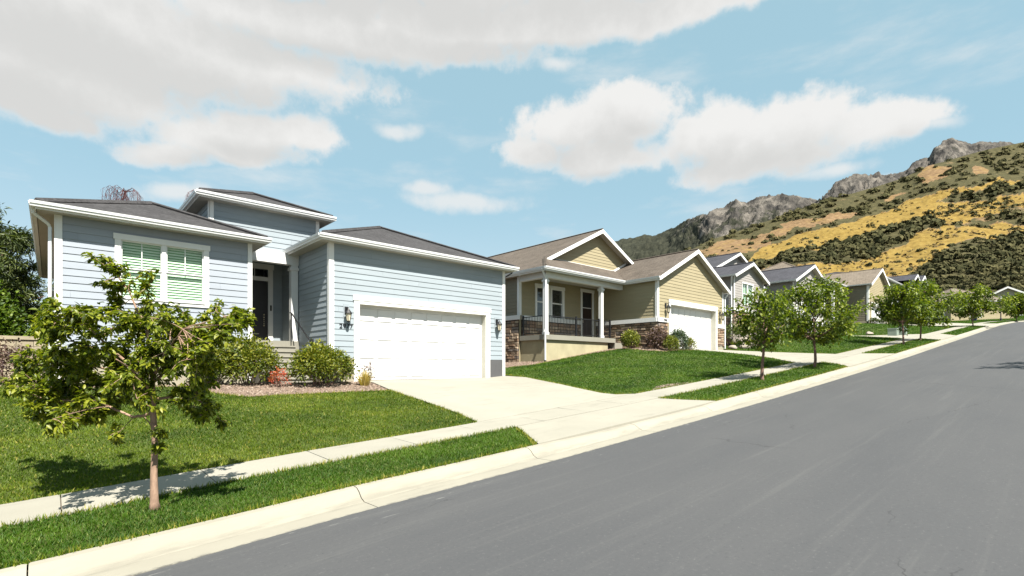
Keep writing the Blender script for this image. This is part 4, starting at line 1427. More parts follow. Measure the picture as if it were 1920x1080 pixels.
# porch
boxp(H2, 'porch_floor', M['slab'], 17.78, 23.3, 17.14, BY - .05, 1.34, 1.58)
boxp(H2, 'porch_base', M['stucco'], 17.88, 22.75, 17.26, BY - .05, -.5, 1.34)
boxp(H2, 'porch_step', M['slab'], 23.31, 24.05, 17.2, 18.6, .5, 1.35)
bm_ = MB(); bm_.box(17.80, 24.06, 17.20, 17.44, 4.36, 4.62); obj('porch_beam', bm_, M['white'], H2)
boxp(H2, 'porch_beam', M['white'], 17.80, 18.02, 17.441, BY - .04, 4.36, 4.62)
for x in (17.82, 22.16):
    boxp(H2, 'porch_column', M['white'], x, x + .19, 17.24, 17.43, 1.58, 4.36)
    boxp(H2, 'capital', M['white'], x - .04, x + .23, 17.20, 17.47, 4.16, 4.25)
    boxp(H2, 'column_base', M['white'], x - .03, x + .22, 17.21, 17.46, 1.58, 1.70)
rl = obj('railing', MB().box(18.03, 22.16, 17.32, 17.36, 2.50, 2.54).box(18.03, 22.16, 17.32, 17.36, 1.66, 1.69).box(17.90, 17.94, 17.46, BY - .12, 2.50, 2.54).box(17.90, 17.94, 17.46, BY - .12, 1.66, 1.69).box(22.36, 23.1, 17.32, 17.36, 2.50, 2.54).box(22.36, 23.1, 17.32, 17.36, 1.66, 1.69), M['black'], H2)
for x, y in ((18.08, 17.34), (20.2, 17.34), (22.08, 17.34), (17.92, 18.93), (22.45, 17.34), (23.06, 17.34)):
    boxp(rl, 'rail_post', M['black'], x - .035, x + .035, y - .035, y + .035, 1.58, 2.62)
base = boxp(rl, 'baluster', M['black'], 18.20, 18.218, 17.331, 17.349, 1.69, 2.50)
k = 1
for i in range(1, 36):
    x = .112 * i
    if 18.2 + x > 22.05: break
    if abs(18.2 + x - 20.2) < .05: continue
    c = base.copy(); COL.objects.link(c); c.location = (x, 0, 0)
for i in range(12):
    c = base.copy(); COL.objects.link(c); c.location = (17.92 - 18.209, .22 + i * .112, 0)
for i in range(5):
    c = base.copy(); COL.objects.link(c); c.location = (4.34 + i * .1, 0, 0)
downspout(H2, [(17.36, 17.02, 4.70), (17.40, 17.05, 4.62), (17.66, 17.12, 4.36), (17.72, 17.14, 4.25), (17.72, 17.14, 1.85), (17.60, 17.06, 1.70), (17.60, 17.06, .33)], .085)
downspout(H2, [(17.60, 17.06, .33), (17.60, 17.05, .08)], .10, 'drain_boot', M['black'])
downspout(H2, [(32.05, 14.85, 4.68), (32.05, 14.87, 4.6), (31.86, 14.95, 4.4), (31.82, 14.95, 4.3), (31.82, 14.95, 1.05)], .10)
boxp(H2, 'corner_trim', M['white'], 17.66, 17.70, 21.2, 21.26, -.2, 2.43)

# ================================================================== HOUSE 3: light grey with dark roofs
H3 = thing('bungalow', (44, 20, 2.7), 'light grey bungalow with dark roofs, small front gable window and gabled garage', 'house')
lg = M['lgrey']
W3 = 16.2
win3 = (37.25, 39.0, 4.55, 6.08)
wall_with_holes(H3, 'wall', pfront(W3), 35.85, 41.0, 1.6, 6.45, lg, [win3])
obj('wall', MB().box(35.85, 35.97, W3 + .121, 32, 1.6, 6.45), lg, H3)
obj('wall', MB().box(40.88, 41.0, W3 + .121, 20, 1.6, 6.45), lg, H3)
obj('gable_wall', MB().prism([(35.85, W3, 6.45), (41.0, W3, 6.45), (38.43, W3, 7.50)], (0, .12, 0)), lg, H3)
s3 = .41
siding(H3, pfront(W3), 35.97, 40.88, 4.2, 7.6, lg, [(win3[0] - .1, win3[1] + .1, win3[2] - .1, win3[3] + .13)], lambda z: (38.3 - (7.62 - z) / s3, 38.3 + (7.62 - z) / s3), single=True)
siding(H3, pleft(35.85), W3 + .1, 32, 4.2, 6.45, lg, single=True)
for a, b in ((35.84, 35.98), (40.87, 41.01)):
    boxp(H3, 'corner_trim', M['white'], a, b, W3 - .035, W3 - .001, 4.2, 6.45)
window(H3, pfront(W3), win3[0], win3[1], win3[2], win3[3], 2, .07, 'glass_green', True, 1, .10, roommat='greenshade')
boxp(H3, 'cap_board', M['white'], 35.72, 41.02, W3 - .09, W3 - .001, 4.0, 4.19)
boxp(H3, 'cap_board', M['white'], 35.76, 35.849, W3 + .001, 22, 4.0, 4.19)
obj('mortar_bed', MB().box(35.80, 41.0, W3 - .03, W3 - .001, 1.5, 4.0).box(35.82, 35.849, W3, 22, 1.5, 4.0), M['mortar'], H3)
stone_wall(H3, pfront(W3 - .03), 35.8, 38.2, 1.9, 3.98, (.5, .22), seed=8)
stone_wall(H3, pleft(35.82), W3, 19.5, 1.9, 3.98, (.5, .22), seed=9)
gable_roof(H3, 35.40, 41.2, 15.82, 22, 6.50, s3, M['roof_dark'])
gutter(H3, [(35.38, 15.8), (35.38, 30)], (-1, 0), 6.50)
downspout(H3, [(35.35, 16.1, 6.35), (35.38, 16.12, 6.2), (35.72, 16.3, 5.9), (35.75, 16.32, 5.8), (35.75, 16.32, 2.0)], .09)
downspout(H3, [(41.22, 15.95, 6.35), (41.2, 15.97, 6.2), (41.08, 16.1, 6.0), (41.06, 16.1, 5.9), (41.06, 16.1, 2.6)], .09)
gable_roof(H3, 37.0, 52.4, 19.6, 33, 6.85, .41, M['roof_dark'])
obj('gable_wall', MB().prism([(37.4, 20.0, 6.6), (52.0, 20.0, 6.6), (44.7, 20.0, 9.7)], (0, .12, 0)), lg, H3)
siding(H3, pfront(20.0), 39, 50, 7.2, 9.85, lg, (), lambda z: (44.7 - (9.86 - z) / .41, 44.7 + (9.86 - z) / .41), single=True)
gop = (45.7, 51.9, 2.8, 5.2)
wall_with_holes(H3, 'wall', pfront(15.4), 44.8, 52.7, 2.2, 6.98, lg, [gop])
obj('wall', MB().box(44.8, 44.92, 15.521, 26, 2.2, 6.98), lg, H3)
obj('wall', MB().box(52.58, 52.7, 15.521, 32, 2.2, 6.98), lg, H3)
obj('gable_wall', MB().prism([(44.8, 15.4, 6.98), (52.7, 15.4, 6.98), (48.75, 15.4, 8.55)], (0, .12, 0)), lg, H3)
siding(H3, pfront(15.4), 44.93, 52.57, 3.0, 8.6, lg, [(gop[0] - .2, gop[1] + .2, gop[2], gop[3] + .3)], lambda z: (48.8 - (8.68 - z) / .40, 48.8 + (8.68 - z) / .40), single=True)
siding(H3, pleft(44.8), 15.5, 20, 3.0, 6.95, lg, single=True)
for a, b in ((44.79, 44.93), (52.57, 52.71)):
    boxp(H3, 'corner_trim', M['white'], a, b, 15.365, 15.399, 2.6, 6.95)
garage_door(H3, gop[0], gop[1], gop[2], gop[3], 15.4, .25, .2, 8)
gable_roof(H3, 44.4, 53.2, 15.0, 24, 7.06, .40, M['roof_dark'])
gutter(H3, [(44.38, 14.97), (44.38, 22)], (-1, 0), 7.06)
hip_roof(H3, 40.5, 46.0, 17.4, 30, 6.75, .3, M['roof_dark'])
obj('wall', MB().box(41.0, 44.8, 19.9, 20.0, 2, 6.6), lg, H3)
obj('wall', MB().box(35.97, 52.58, 31.9, 32, 1.6, 6.6), lg, H3)

# ================================================================== HOUSE 4: cream garage gable, pale roof
H4 = thing('bungalow', (68, 18, 4.6), 'cream lapboard bungalow with pale brown roof behind the second pair of street trees', 'house')
cr = M['cream']
gop = (68.9, 75.6, 4.88, 7.0)
wall_with_holes(H4, 'wall', pfront(15.4), 67.55, 76.4, 4.2, 9.15, cr, [gop])
obj('wall', MB().box(67.55, 67.67, 15.521, 24, 4.2, 9.15), M['siding_shaded'], H4)
obj('wall', MB().box(76.28, 76.4, 15.521, 30, 4.2, 9.15), cr, H4)
obj('gable_wall', MB().prism([(67.55, 15.4, 9.15), (76.4, 15.4, 9.15), (71.97, 15.4, 11.2)], (0, .12, 0)), cr, H4)
siding(H4, pfront(15.4), 67.7, 76.25, 5.1, 11.3, cr, [(gop[0] - .25, gop[1] + .25, gop[2], gop[3] + .3)], lambda z: (71.9 - (11.38 - z) / .475, 71.9 + (11.38 - z) / .475), single=True, pitch=.2, lip=.026)
siding(H4, pleft(67.55), 15.52, 20, 5.1, 9.1, M['siding_shaded'], single=True, pitch=.2, lip=.026)
boxp(H4, 'foundation', M['found'], 67.5, 67.549, 15.4, 24, 4.1, 5.1)
boxp(H4, 'corner_trim', M['white'], 67.53, 67.72, 15.36, 15.399, 4.9, 9.1)
boxp(H4, 'corner_trim', M['white'], 67.50, 67.529, 15.36, 15.56, 4.9, 9.1)
garage_door(H4, gop[0], gop[1], gop[2], gop[3], 15.4, .3, .22, 8, .25)
wall_lamp(H4, 68.25, 15.37, 7.0, 1.5)
gable_roof(H4, 67.15, 76.65, 15.0, 22, 9.24, .475, M['roof_tan'], trim=.26)
gutter(H4, [(67.13, 14.97), (67.13, 17.4)], (-1, 0), 9.25)
hip_roof(H4, 59.7, 75.5, 17.45, 30, 9.22, .56, M['roof_tan'])
gutter(H4, [(59.6, 17.43), (67.12, 17.43)], (0, -1), 9.23)
boxp(H4, 'porch_beam', M['white'], 60.2, 67.5, 17.8, 18.05, 8.62, 8.95)
for x in (60.3, 64.0):
    boxp(H4, 'porch_column', M['white'], x, x + .3, 17.8, 18.05, 4.9, 8.62)
obj('wall', MB().box(60.2, 67.55, 20.5, 20.62, 4, 9.1), M['siding_shaded'], H4)
obj('wall', MB().box(60.2, 60.32, 20.62, 30, 4, 9.1), cr, H4)
obj('wall', MB().box(60.32, 76.28, 29.5, 29.6, 4, 9.1), cr, H4)
boxp(H4, 'porch_floor', M['slab'], 60.2, 67.5, 17.8, 20.49, 3.9, 4.95)
fd = boxp(H4, 'front_door', M['browndoor'], 65.4, 66.3, 20.44, 20.499, 4.95, 7.1)
boxp(fd, 'door_handle', M['brass'], 65.48, 65.56, 20.38, 20.439, 5.9, 6.1)
window(H4, pfront(20.5), 61.2, 63.0, 6.0, 7.6, 2, .12, 'glass', True)

# ================================================================== HOUSE 5: taller pale house with two small gables
H5 = thing('house', (90, 20, 6.6), 'pale two storey house with slate roof and twin small front gables among the trees', 'house')
pb = M['paleblue']
obj('wall', MB().box(80, 95, 17.5, 30, 5.5, 12.0), pb, H5)
obj('wall', MB().box(94.8, 100.6, 16.2, 28, 5.5, 12.3), pb, H5)
siding(H5, pfront(16.2), 94.9, 100.5, 6.8, 12.2, pb, single=True, pitch=.22, lip=.03)
siding(H5, pfront(17.5), 80.1, 94.7, 6.8, 12.0, pb, single=True, pitch=.22, lip=.03)
siding(H5, pleft(80), 17.6, 29.9, 6.8, 12.0, pb, single=True, pitch=.22, lip=.03)
gable_roof(H5, 93.2, 97.8, 15.6, 26, 12.75, .45, M['roof_dark'], trim=.28)
gable_roof(H5, 96.6, 101.2, 15.3, 26, 12.85, .48, M['roof_dark'], trim=.28)
obj('gable_wall', MB().prism([(93.6, 16.1, 12.3), (97.6, 16.1, 12.3), (97.6, 16.1, 12.6), (95.5, 16.1, 13.6), (93.6, 16.1, 12.6)], (0, .09, 0)), pb, H5)
obj('gable_wall', MB().prism([(97.0, 16.0, 12.3), (100.8, 16.0, 12.3), (100.8, 16.0, 12.7), (98.9, 16.0, 13.8), (97.0, 16.0, 12.7)], (0, .09, 0)), pb, H5)
hip_roof(H5, 79.4, 95.0, 17.0, 30.5, 12.1, .28, M['roof_dark'])
gutter(H5, [(79.3, 16.98), (93.2, 16.98)], (0, -1), 12.1)
for x in (97.7, 99.2):
    window(H5, pfront(16.2), x, x + .9, 9.6, 11.4, 1, .14, 'glass', True)
window(H5, pfront(17.5), 84, 86, 9.6, 11.2, 2, .14, 'glass', True)
gop5 = (87.5, 92.5, 6.7, 8.9)
garage_door(H5, *gop5, 17.44, .05, .2, 8)
boxp(H5, 'vent_pipe', M['white'], 85.0, 85.25, 19.0, 19.25, 12.4, 13.6)
for a in (94.78, 100.42):
    boxp(H5, 'corner_trim', M['white'], a, a + .2, 16.15, 16.199, 6.5, 12.3)

# ================================================================== HOUSE 6: hip roofed, set at an angle round the bend
def polar(u, d, z):
    k = (u - 960) / FOC
    return ((CF + SF * k) * d, (SF - CF * k) * d, z)


def local_house(name, u, d, zbase, facing, label):
    p = polar(u, d, zbase)
    o = thing(name, (0, 0, 0), label, 'house')
    return o, p


VA = math.atan2(SF - CF * .862, CF + SF * .862)
p6 = polar(1783, 86, 7.5)
H6 = thing('house', (0, 0, 0), 'low tan house with a pale hip roof and white porch pillar round the bend', 'house')
tn = M['cream']
# local frame: corner at the origin, both front faces run away from it
obj('wall', MB().box(.5, 12, .5, 11, -.6, 3.55), tn, H6)
siding(H6, pfront(.5), 2.8, 11.9, .6, 3.5, tn, single=True, pitch=.22, lip=.03)
siding(H6, pleft(.5), 2.8, 10.9, .6, 3.5, tn, single=True, pitch=.22, lip=.03)
hip_roof(H6, 0, 12.5, 0, 11.5, 3.75, .50, M['roof_tan'])
gutter(H6, [(-.1, -.02), (12.5, -.02)], (0, -1), 3.75); gutter(H6, [(-.02, 0), (-.02, 11.5)], (-1, 0), 3.749)
boxp(H6, 'porch_column', M['white'], -.05, .25, 1.9, 2.2, 1.75, 3.55)
boxp(H6, 'pillar_base', M['white'], -.35, .5, 1.55, 2.5, -.5, 1.75)
fd = boxp(H6, 'front_door', M['browndoor'], .44, .499, 4.0, 4.9, 0, 2.1)
boxp(fd, 'door_handle', M['brass'], .38, .439, 4.08, 4.16, 1.0, 1.15)
window(H6, pleft(.5), 6, 8, 1.0, 2.5, 2, .12, 'glass', True)
window(H6, pfront(.5), 4, 6, 1.0, 2.5, 2, .12, 'glass', True)
H6.location = p6
H6.rotation_euler = (0, 0, VA - R(45))

# HOUSE 7: gable facing down the road
p7 = polar(1888, 105, 9.9)
H7 = thing('house', (0, 0, 0), 'ivory house with a wide white gable and garage at the far end of the street', 'house')
iv = M['ivory']
gop = (-2.2, 3.0, 0, 2.3)
wall_with_holes(H7, 'wall', pfront(0), -3.7, 3.7, -.8, 4.3, iv, [gop])
obj('wall', MB().box(-3.7, -3.58, .121, 10, -.8, 4.3).box(3.58, 3.7, .121, 10, -.8, 4.3).box(-3.58, 3.58, 9.9, 10, -.8, 4.3), iv, H7)
obj('gable_wall', MB().prism([(-3.7, 0, 4.3), (3.7, 0, 4.3), (0, 0, 6.2)], (0, .12, 0)), iv, H7)
siding(H7, pfront(0), -3.6, 3.6, .3, 6.1, iv, [(gop[0] - .25, gop[1] + .25, gop[2], gop[3] + .4)], lambda z: (-(6.4 - z) / .55, (6.4 - z) / .55), single=True, pitch=.22, lip=.03)
gable_roof(H7, -4.1, 4.1, -.6, 10.5, 4.4, .55, M['roof_tan'], trim=.32)
garage_door(H7, *gop, 0, .25, .22, 8, .3)
boxp(H7, 'corner_trim', M['white'], -3.72, -3.5, -.05, -.001, -.3, 4.3)
boxp(H7, 'corner_trim', M['white'], 3.5, 3.72, -.05, -.001, -.3, 4.3)
gutter(H7, [(-4.12, -.6), (-4.12, 10.5)], (-1, 0), 4.4)
obj('wall', MB().box(-11, -3.7, 2.5, 10, -.8, 3.6), iv, H7)
hip_roof(H7, -11.5, -2, 2.0, 10.4, 3.8, .4, M['roof_tan'])
H7.location = p7
H7.rotation_euler = (0, 0, math.atan2(p7[1], p7[0]) - R(90) + R(14))


# ------------------------------------------------------------------ plants
def leaf_template(L=1.0, W=0.42, fold=0.16, droop=0.22):
    xs = [0, .3, .65, 1.0]
    mid = [(x * L, 0, -droop * L * x * x) for x in xs]
    wd = [0, W * .5, W * .42, 0]
    v = [mid[0], mid[1], mid[2], mid[3]]
    for s in (-1, 1):
        for i in (1, 2):
            v.append((mid[i][0], s * wd[i] * L, mid[i][2] + fold * L * .5))
    f = [(0, 4, 1), (4, 5, 2), (4, 2, 1), (5, 3, 2), (0, 1, 6), (6, 1, 2), (6, 2, 7), (7, 2, 3)]
    return np.array(v, float), np.array(f)


def quad_template(L=1.0, W=0.5):
    v = np.array([(0, 0, 0), (.5 * L, -W / 2 * L, .06 * L), (L, 0, -.12 * L), (.5 * L, W / 2 * L, .06 * L)], float)
    return v, np.array([(0, 1, 2), (0, 2, 3)])


def frames(dirs, roll):
    """rotation matrices with local x along dirs, local z roughly up, rolled"""
    x = dirs / np.linalg.norm(dirs, axis=1, keepdims=True)
    up = np.tile(np.array([0, 0, 1.0]), (len(x), 1))
    y = np.cross(up, x); n = np.linalg.norm(y, axis=1, keepdims=True)
    y = np.where(n > 1e-3, y / np.maximum(n, 1e-3), np.array([0, 1.0, 0]))
    z = np.cross(x, y)
    c, s = np.cos(roll)[:, None], np.sin(roll)[:, None]
    return np.stack([x, y * c + z * s, z * c - y * s], 2)


def leaf_cloud(P, D, size, tmpl, roll=0.5):
    tv, tf = tmpl
    n = len(P)
    Rm = frames(D, rng.normal(0, roll, n))
    V = np.einsum('nij,vj->nvi', Rm, tv) * size[:, None, None] + P[:, None]
    Fc = tf[None] + (np.arange(n) * len(tv))[:, None, None]
    return V.reshape(-1, 3), Fc.reshape(-1, 3), len(tv)


def rand_dirs(n):
    v = rng.normal(0, 1, (n, 3))
    return v / np.linalg.norm(v, axis=1, keepdims=True)


def curve_pts(a, b, sag=0.1, n=5):
    a, b = Vector(a), Vector(b)
    L = (b - a).length
    off = Vector((random.uniform(-1, 1), random.uniform(-1, 1), random.uniform(-.2, 1))) * L * sag
    return [a.lerp(b, i / (n - 1)) + off * math.sin(math.pi * i / (n - 1)) for i in range(n)]


RIGHT = Vector((SF, -CF, 0)); FWD = Vector((CF, SF, 0)); UP = Vector((0, 0, 1))


def hero_tree():
    base = Vector((0.93, 7.02, g1(0.93, 7.02)))
    d0 = base.dot(FWD)
    T = thing('street_tree', base, 'small ornamental tree with a pinkish trunk on the grass verge before the pale blue bungalow', 'tree', 'young street trees on the grass verge')
    S = 2.572
    bx, by = 743, 1312

    def loc(x, y, dep):
        ku, kv = (x / S - 960) / FOC, (688 - 440 - y / S) / FOC
        return (FWD + RIGHT * ku + UP * kv) * (d0 + dep)
    trunk = [loc(748, 1330, 0), loc(744, 1290, 0), loc(742, 1150, 0), loc(748, 1000, .02), loc(738, 860, 0), loc(735, 740, .0), loc(738, 640, .03), loc(720, 520, .04), loc(700, 430, .05)]
    mb = MB(); mb.tube(trunk, [.070, .044, .036, .034, .032, .028, .022, .016, .010], 10)
    mb.smooth = True
    tk = obj('trunk', mb, M['bark'], T)
    limbs = [
        ([(735, 660), (705, 450), (620, 265), (520, 140)], [0, .05, .1, .1]),
        ([(738, 850), (640, 882), (520, 830), (350, 800), (200, 790)], [0, .05, .1, .15, .2]),
        ([(736, 770), (600, 700), (420, 610), (250, 570), (110, 625)], [0, .15, .35, .55, .6]),
        ([(736, 730), (560, 565), (400, 425), (270, 385)], [0, -.1, -.2, -.25]),
        ([(738, 710), (850, 600), (980, 500), (1100, 395)], [0, .15, .3, .4]),
        ([(742, 790), (860, 770), (970, 800), (1010, 850)], [0, .1, .15, .2]),
        ([(735, 690), (800, 565), (880, 455)], [0, -.25, -.45]),
        ([(736, 760), (640, 660), (560, 600)], [0, -.35, -.6]),
        ([(737, 800), (600, 790), (430, 740), (260, 700)], [0, .3, .55, .7]),
    ]
    skel = []
    for i, (pl, dp) in enumerate(limbs):
        pts = [loc(x, y, d) for (x, y), d in zip(pl, dp)]
        fine = []
        for a, b in zip(pts, pts[1:]):
            for k in range(4):
                fine.append(a.lerp(b, k / 4) + Vector((random.gauss(0, .008), random.gauss(0, .008), random.gauss(0, .008))))
        fine.append(pts[-1])
        r = np.linspace(.019, .005, len(fine))
        m = MB(); m.tube(fine, list(r), 6); m.smooth = True
        obj('limb', m, M['bark'], T)
        skel += fine[2:]
    skel += trunk[5:]
    clumps = [(520, 130, 42), (555, 190, 52), (490, 232, 32), (620, 250, 66), (700, 262, 55), (570, 318, 55), (690, 350, 48), (735, 330, 38),
              (280, 330, 50), (222, 402, 52), (292, 448, 48), (400, 402, 56), (460, 392, 64), (540, 450, 70), (650, 432, 70), (750, 450, 55), (730, 400, 45), (350, 350, 40),
              (880, 442, 52), (920, 482, 46), (1040, 372, 60), (1130, 382, 55), (1180, 420, 40), (1010, 432, 52), (1062, 482, 56), (1000, 520, 55), (1100, 450, 50),
              (92, 620, 46), (180, 602, 70), (150, 700, 62), (250, 622, 70), (330, 582, 55), (300, 702, 72), (400, 640, 70), (220, 782, 70), (320, 800, 80), (240, 880, 60), (360, 882, 55), (430, 782, 72), (480, 702, 62), (550, 602, 70), (600, 560, 55), (470, 872, 38), (540, 800, 46),
              (620, 662, 60), (700, 560, 62), (790, 530, 62), (850, 560, 62), (900, 602, 55), (810, 640, 55), (690, 640, 55), (930, 702, 52), (980, 652, 46), (880, 762, 46), (960, 780, 46), (820, 780, 36), (660, 790, 52),
              (555, 970, 40), (1000, 822, 46), (965, 880, 36), (780, 950, 34), (765, 1030, 26), (430, 560, 50), (350, 650, 60), (760, 590, 50), (640, 740, 50), (180, 840, 50), (120, 760, 40)]
    extra = []
    for x, y, r in clumps * 2:
        if 380 < y < 900:
            extra.append((x + random.gauss(0, 58), y + random.gauss(0, 40), r * .75))
    clumps = clumps + [c for c in extra if c[1] > 360]
    tw = MB()
    LP, LD, LS, LT = [], [], [], []
    for x, y, r in clumps:
        c0 = loc(x, y, 0)
        near = min(skel, key=lambda p: ((p - c0).dot(RIGHT)) ** 2 + (p.z - c0.z) ** 2)
        dep = (near - base).dot(FWD) * .8 + random.gauss(0, .22)
        if y > 940: dep = -.08
        c = loc(x, y, dep)
        rad = r * d0 / FOC / S
        near = min(skel, key=lambda p: (p - c).length)
        pts = curve_pts(near, c, .08, 5)
        tw.tube(pts, list(np.linspace(.0055, .003, 5)), 4)
        nt_ = 3 if r > 40 else 2
        for k in range(nt_ + 1):
            tip = c + Vector((random.gauss(0, .8), random.gauss(0, .8), random.gauss(.0, .7))) * rad
            q = curve_pts(c if k else pts[3], tip, .15, 4)
            tw.tube(q, [.0035, .003, .0025, .002], 4)
            nl = int(15 + r * .5)
            for j in range(nl):
                s = random.random() ** .7
                p = q[0].lerp(q[-1], s) + Vector((random.gauss(0, .02), random.gauss(0, .02), random.gauss(0, .02)))
                ax = (q[-1] - q[0]).normalized()
                dv = ax * .55 + Vector((random.gauss(0, .75), random.gauss(0, .75), random.gauss(-.42, .4)))
                LP.append(p); LD.append(dv); LS.append(random.uniform(.046, .088)); LT.append(random.random())
    obj('twigs', tw, M['bark'], T, kind='stuff')
    P = np.array([p[:] for p in LP]); D = np.array([d[:] for d in LD]); S_ = np.array(LS); Tn = np.array(LT)
    tm = leaf_template(1, .44)
    # the largest-looking leaves are pieces of their own
    score = S_ / (P @ np.array(FWD[:]))
    order = np.argsort(-score)
    big, rest = order[:290], order[290:]
    V, Fc, nv = leaf_cloud(P[rest], D[rest], S_[rest], tm)
    cr_ = npobj('crown', V, Fc, M['leaf'], T, tint=np.repeat(Tn[rest], nv), smooth=False, kind='stuff')
    variants = []
    for q in range(5):
        me = bpy.data.meshes.new('leaf')
        tv, tf = leaf_template(1, .42 + .03 * q, .12 + .03 * q, .14 + .06 * q)
        me.from_pydata([tuple(p) for p in tv], [], [tuple(f) for f in tf])
        a = me.attributes.new('tint', 'FLOAT', 'POINT'); a.data.foreach_set('value', np.full(len(tv), .15 + .18 * q, dtype=np.float32))
        me.materials.append(M['leaf'])
        variants.append(me)
    Rm = frames(D[big], rng.normal(0, .5, len(big)))
    for k, i in enumerate(big):
        o = bpy.data.objects.new('leaf', variants[k % 5])
        COL.objects.link(o)
        o.parent = cr_
        mt = Matrix.Identity(4)
        for r_ in range(3):
            for c_ in range(3):
                mt[r_][c_] = Rm[k][r_, c_] * S_[i]
        mt.translation = Vector(P[i]) - base
        o.matrix_local = mt
    return T


hero_tree()


def street_tree(x, y, h_trunk, h_total, rx, label, leaf=0.13, n=3600, mat='leaf2', bark='barkgrey', seed=1, squash=1.0, group='young street trees on the grass verge', skew=(0, 0), trunk_r=.06, tmpl=None, name='street_tree', zb=None, bare=0.35):
    rs = random.Random(seed); global rng
    z = g1(x, y) if zb is None else zb
    base = Vector((x, y, z))
    T = thing(name, base, label, 'tree', group)
    H = h_total
    lean = Vector((rs.uniform(-.06, .06), rs.uniform(-.06, .06), 0))
    tr = [base + Vector((0, 0, -.06)), base + Vector((0, 0, .06))] + [base + lean * t + Vector((rs.gauss(0, .012), rs.gauss(0, .012), t)) for t in np.linspace(.3, H * .82, 8)]
    m = MB(); m.tube(tr, [trunk_r * 1.5] + list(np.linspace(trunk_r, trunk_r * .22, 9)), 8); m.smooth = True
    obj('trunk', m, M[bark], T)
    lm = MB()
    cl = []
    nb = 21
    cz = (h_trunk + H) / 2; hz = (H - h_trunk) / 2
    for i in range(nb):
        a = i * 2.399 + rs.uniform(-.4, .4)
        t = (i + .5) / nb
        zz = h_trunk + .02 * H + (H - h_trunk) * (t ** .95) * .93
        prof = math.sin(math.pi * min(1, max(.04, (.12 + t * .86)))) ** .6
        rr_ = rx * prof * rs.choice((.55, .8, .95, 1.05, 1.22)) * rs.uniform(.9, 1.1)
        st_ = base + lean * zz + Vector((0, 0, max(h_trunk * .92, zz - rr_ * .75)))
        st_.z = min(st_.z, tr[-1].z)
        e = base + Vector((math.cos(a) * rr_ + skew[0] * t, (math.sin(a) * rr_) * squash + skew[1] * t, zz))
        pts = curve_pts(st_, e, .08, 5)
        lm.tube(pts, list(np.linspace(trunk_r * .42, trunk_r * .09, 5)), 5)
        for s in (.5, .75, 1.0, 1.12):
            c = st_.lerp(e, s) + Vector((rs.gauss(0, .12), rs.gauss(0, .12), rs.gauss(.04, .12))) * rx
            cl.append((c, rx * rs.uniform(.10, .24) * (1.0 if s < 1.1 else .75)))
    lm.smooth = True
    obj('limbs', lm, M[bark], T)
    C = np.array([c[:] for c, r in cl]); Rr = np.array([r for c, r in cl])
    w = Rr ** 2; w /= w.sum()
    idx = rng.choice(len(C), n, p=w)
    dr_ = rand_dirs(n)
    P = C[idx] + dr_ * (Rr[idx] * (rng.random(n) ** .5))[:, None] + rng.normal(0, .035 * rx, (n, 3))
    D = dr_ * .7 + rand_dirs(n) * .7 + np.array([0, 0, -.35])
    S_ = leaf * (.65 + .7 * rng.random(n))
    V, Fc, nv = leaf_cloud(P, D, S_, tmpl or quad_template(1, .6), .7)
    ti = np.clip(rng.random(n) * .8 + rng.random(len(C))[idx] * .35 - .05, 0, 1.2)
    npobj('crown', V, Fc, M[mat], T, tint=np.repeat(ti, nv), kind='stuff')
    return T


street_tree(17.9, 7.12, 1.2, 2.85, 1.0, 'slim street tree before the rock pile and the driveway of the tan bungalow', n=3386, leaf=.12, seed=4)
street_tree(23.25, 7.15, 1.2, 3.2, 1.65, 'broad street tree with a forked trunk at the driveway mouth of the tan bungalow', skew=(-.5, .1), n=7280, leaf=.13, seed=5)
street_tree(39.7, 7.2, 1.5, 3.65, 1.7, 'first of the two close street trees, beside pale green utility boxes', n=5823, leaf=.16, seed=6)
street_tree(44.9, 7.2, 1.3, 3.7, 1.9, 'second of the two close street trees, farther uphill on the same verge', n=5823, leaf=.17, seed=7)
street_tree(72.5, 7.2, 1.3, 3.75, 2.2, 'lone round street tree on the short verge before the hip roofed house', n=5200, leaf=.22, seed=8)
street_tree(100.9, 5.45, .9, 3.6, 1.75, 'farthest street tree by the lamp post at the top of the road', n=4600, leaf=.26, seed=9)
street_tree(24.4, -5.7, 3.0, 8.6, 2.4, 'tall tree across the road that throws its shadow on the asphalt', n=4000, leaf=.22, seed=10, group='trees across the road')
# garden trees among the far houses
street_tree(78.5, 13.0, .5, 3.2, 1.6, 'dense low garden tree between the cream and the pale house', n=3000, leaf=.24, seed=13, group='garden trees', name='garden_tree')


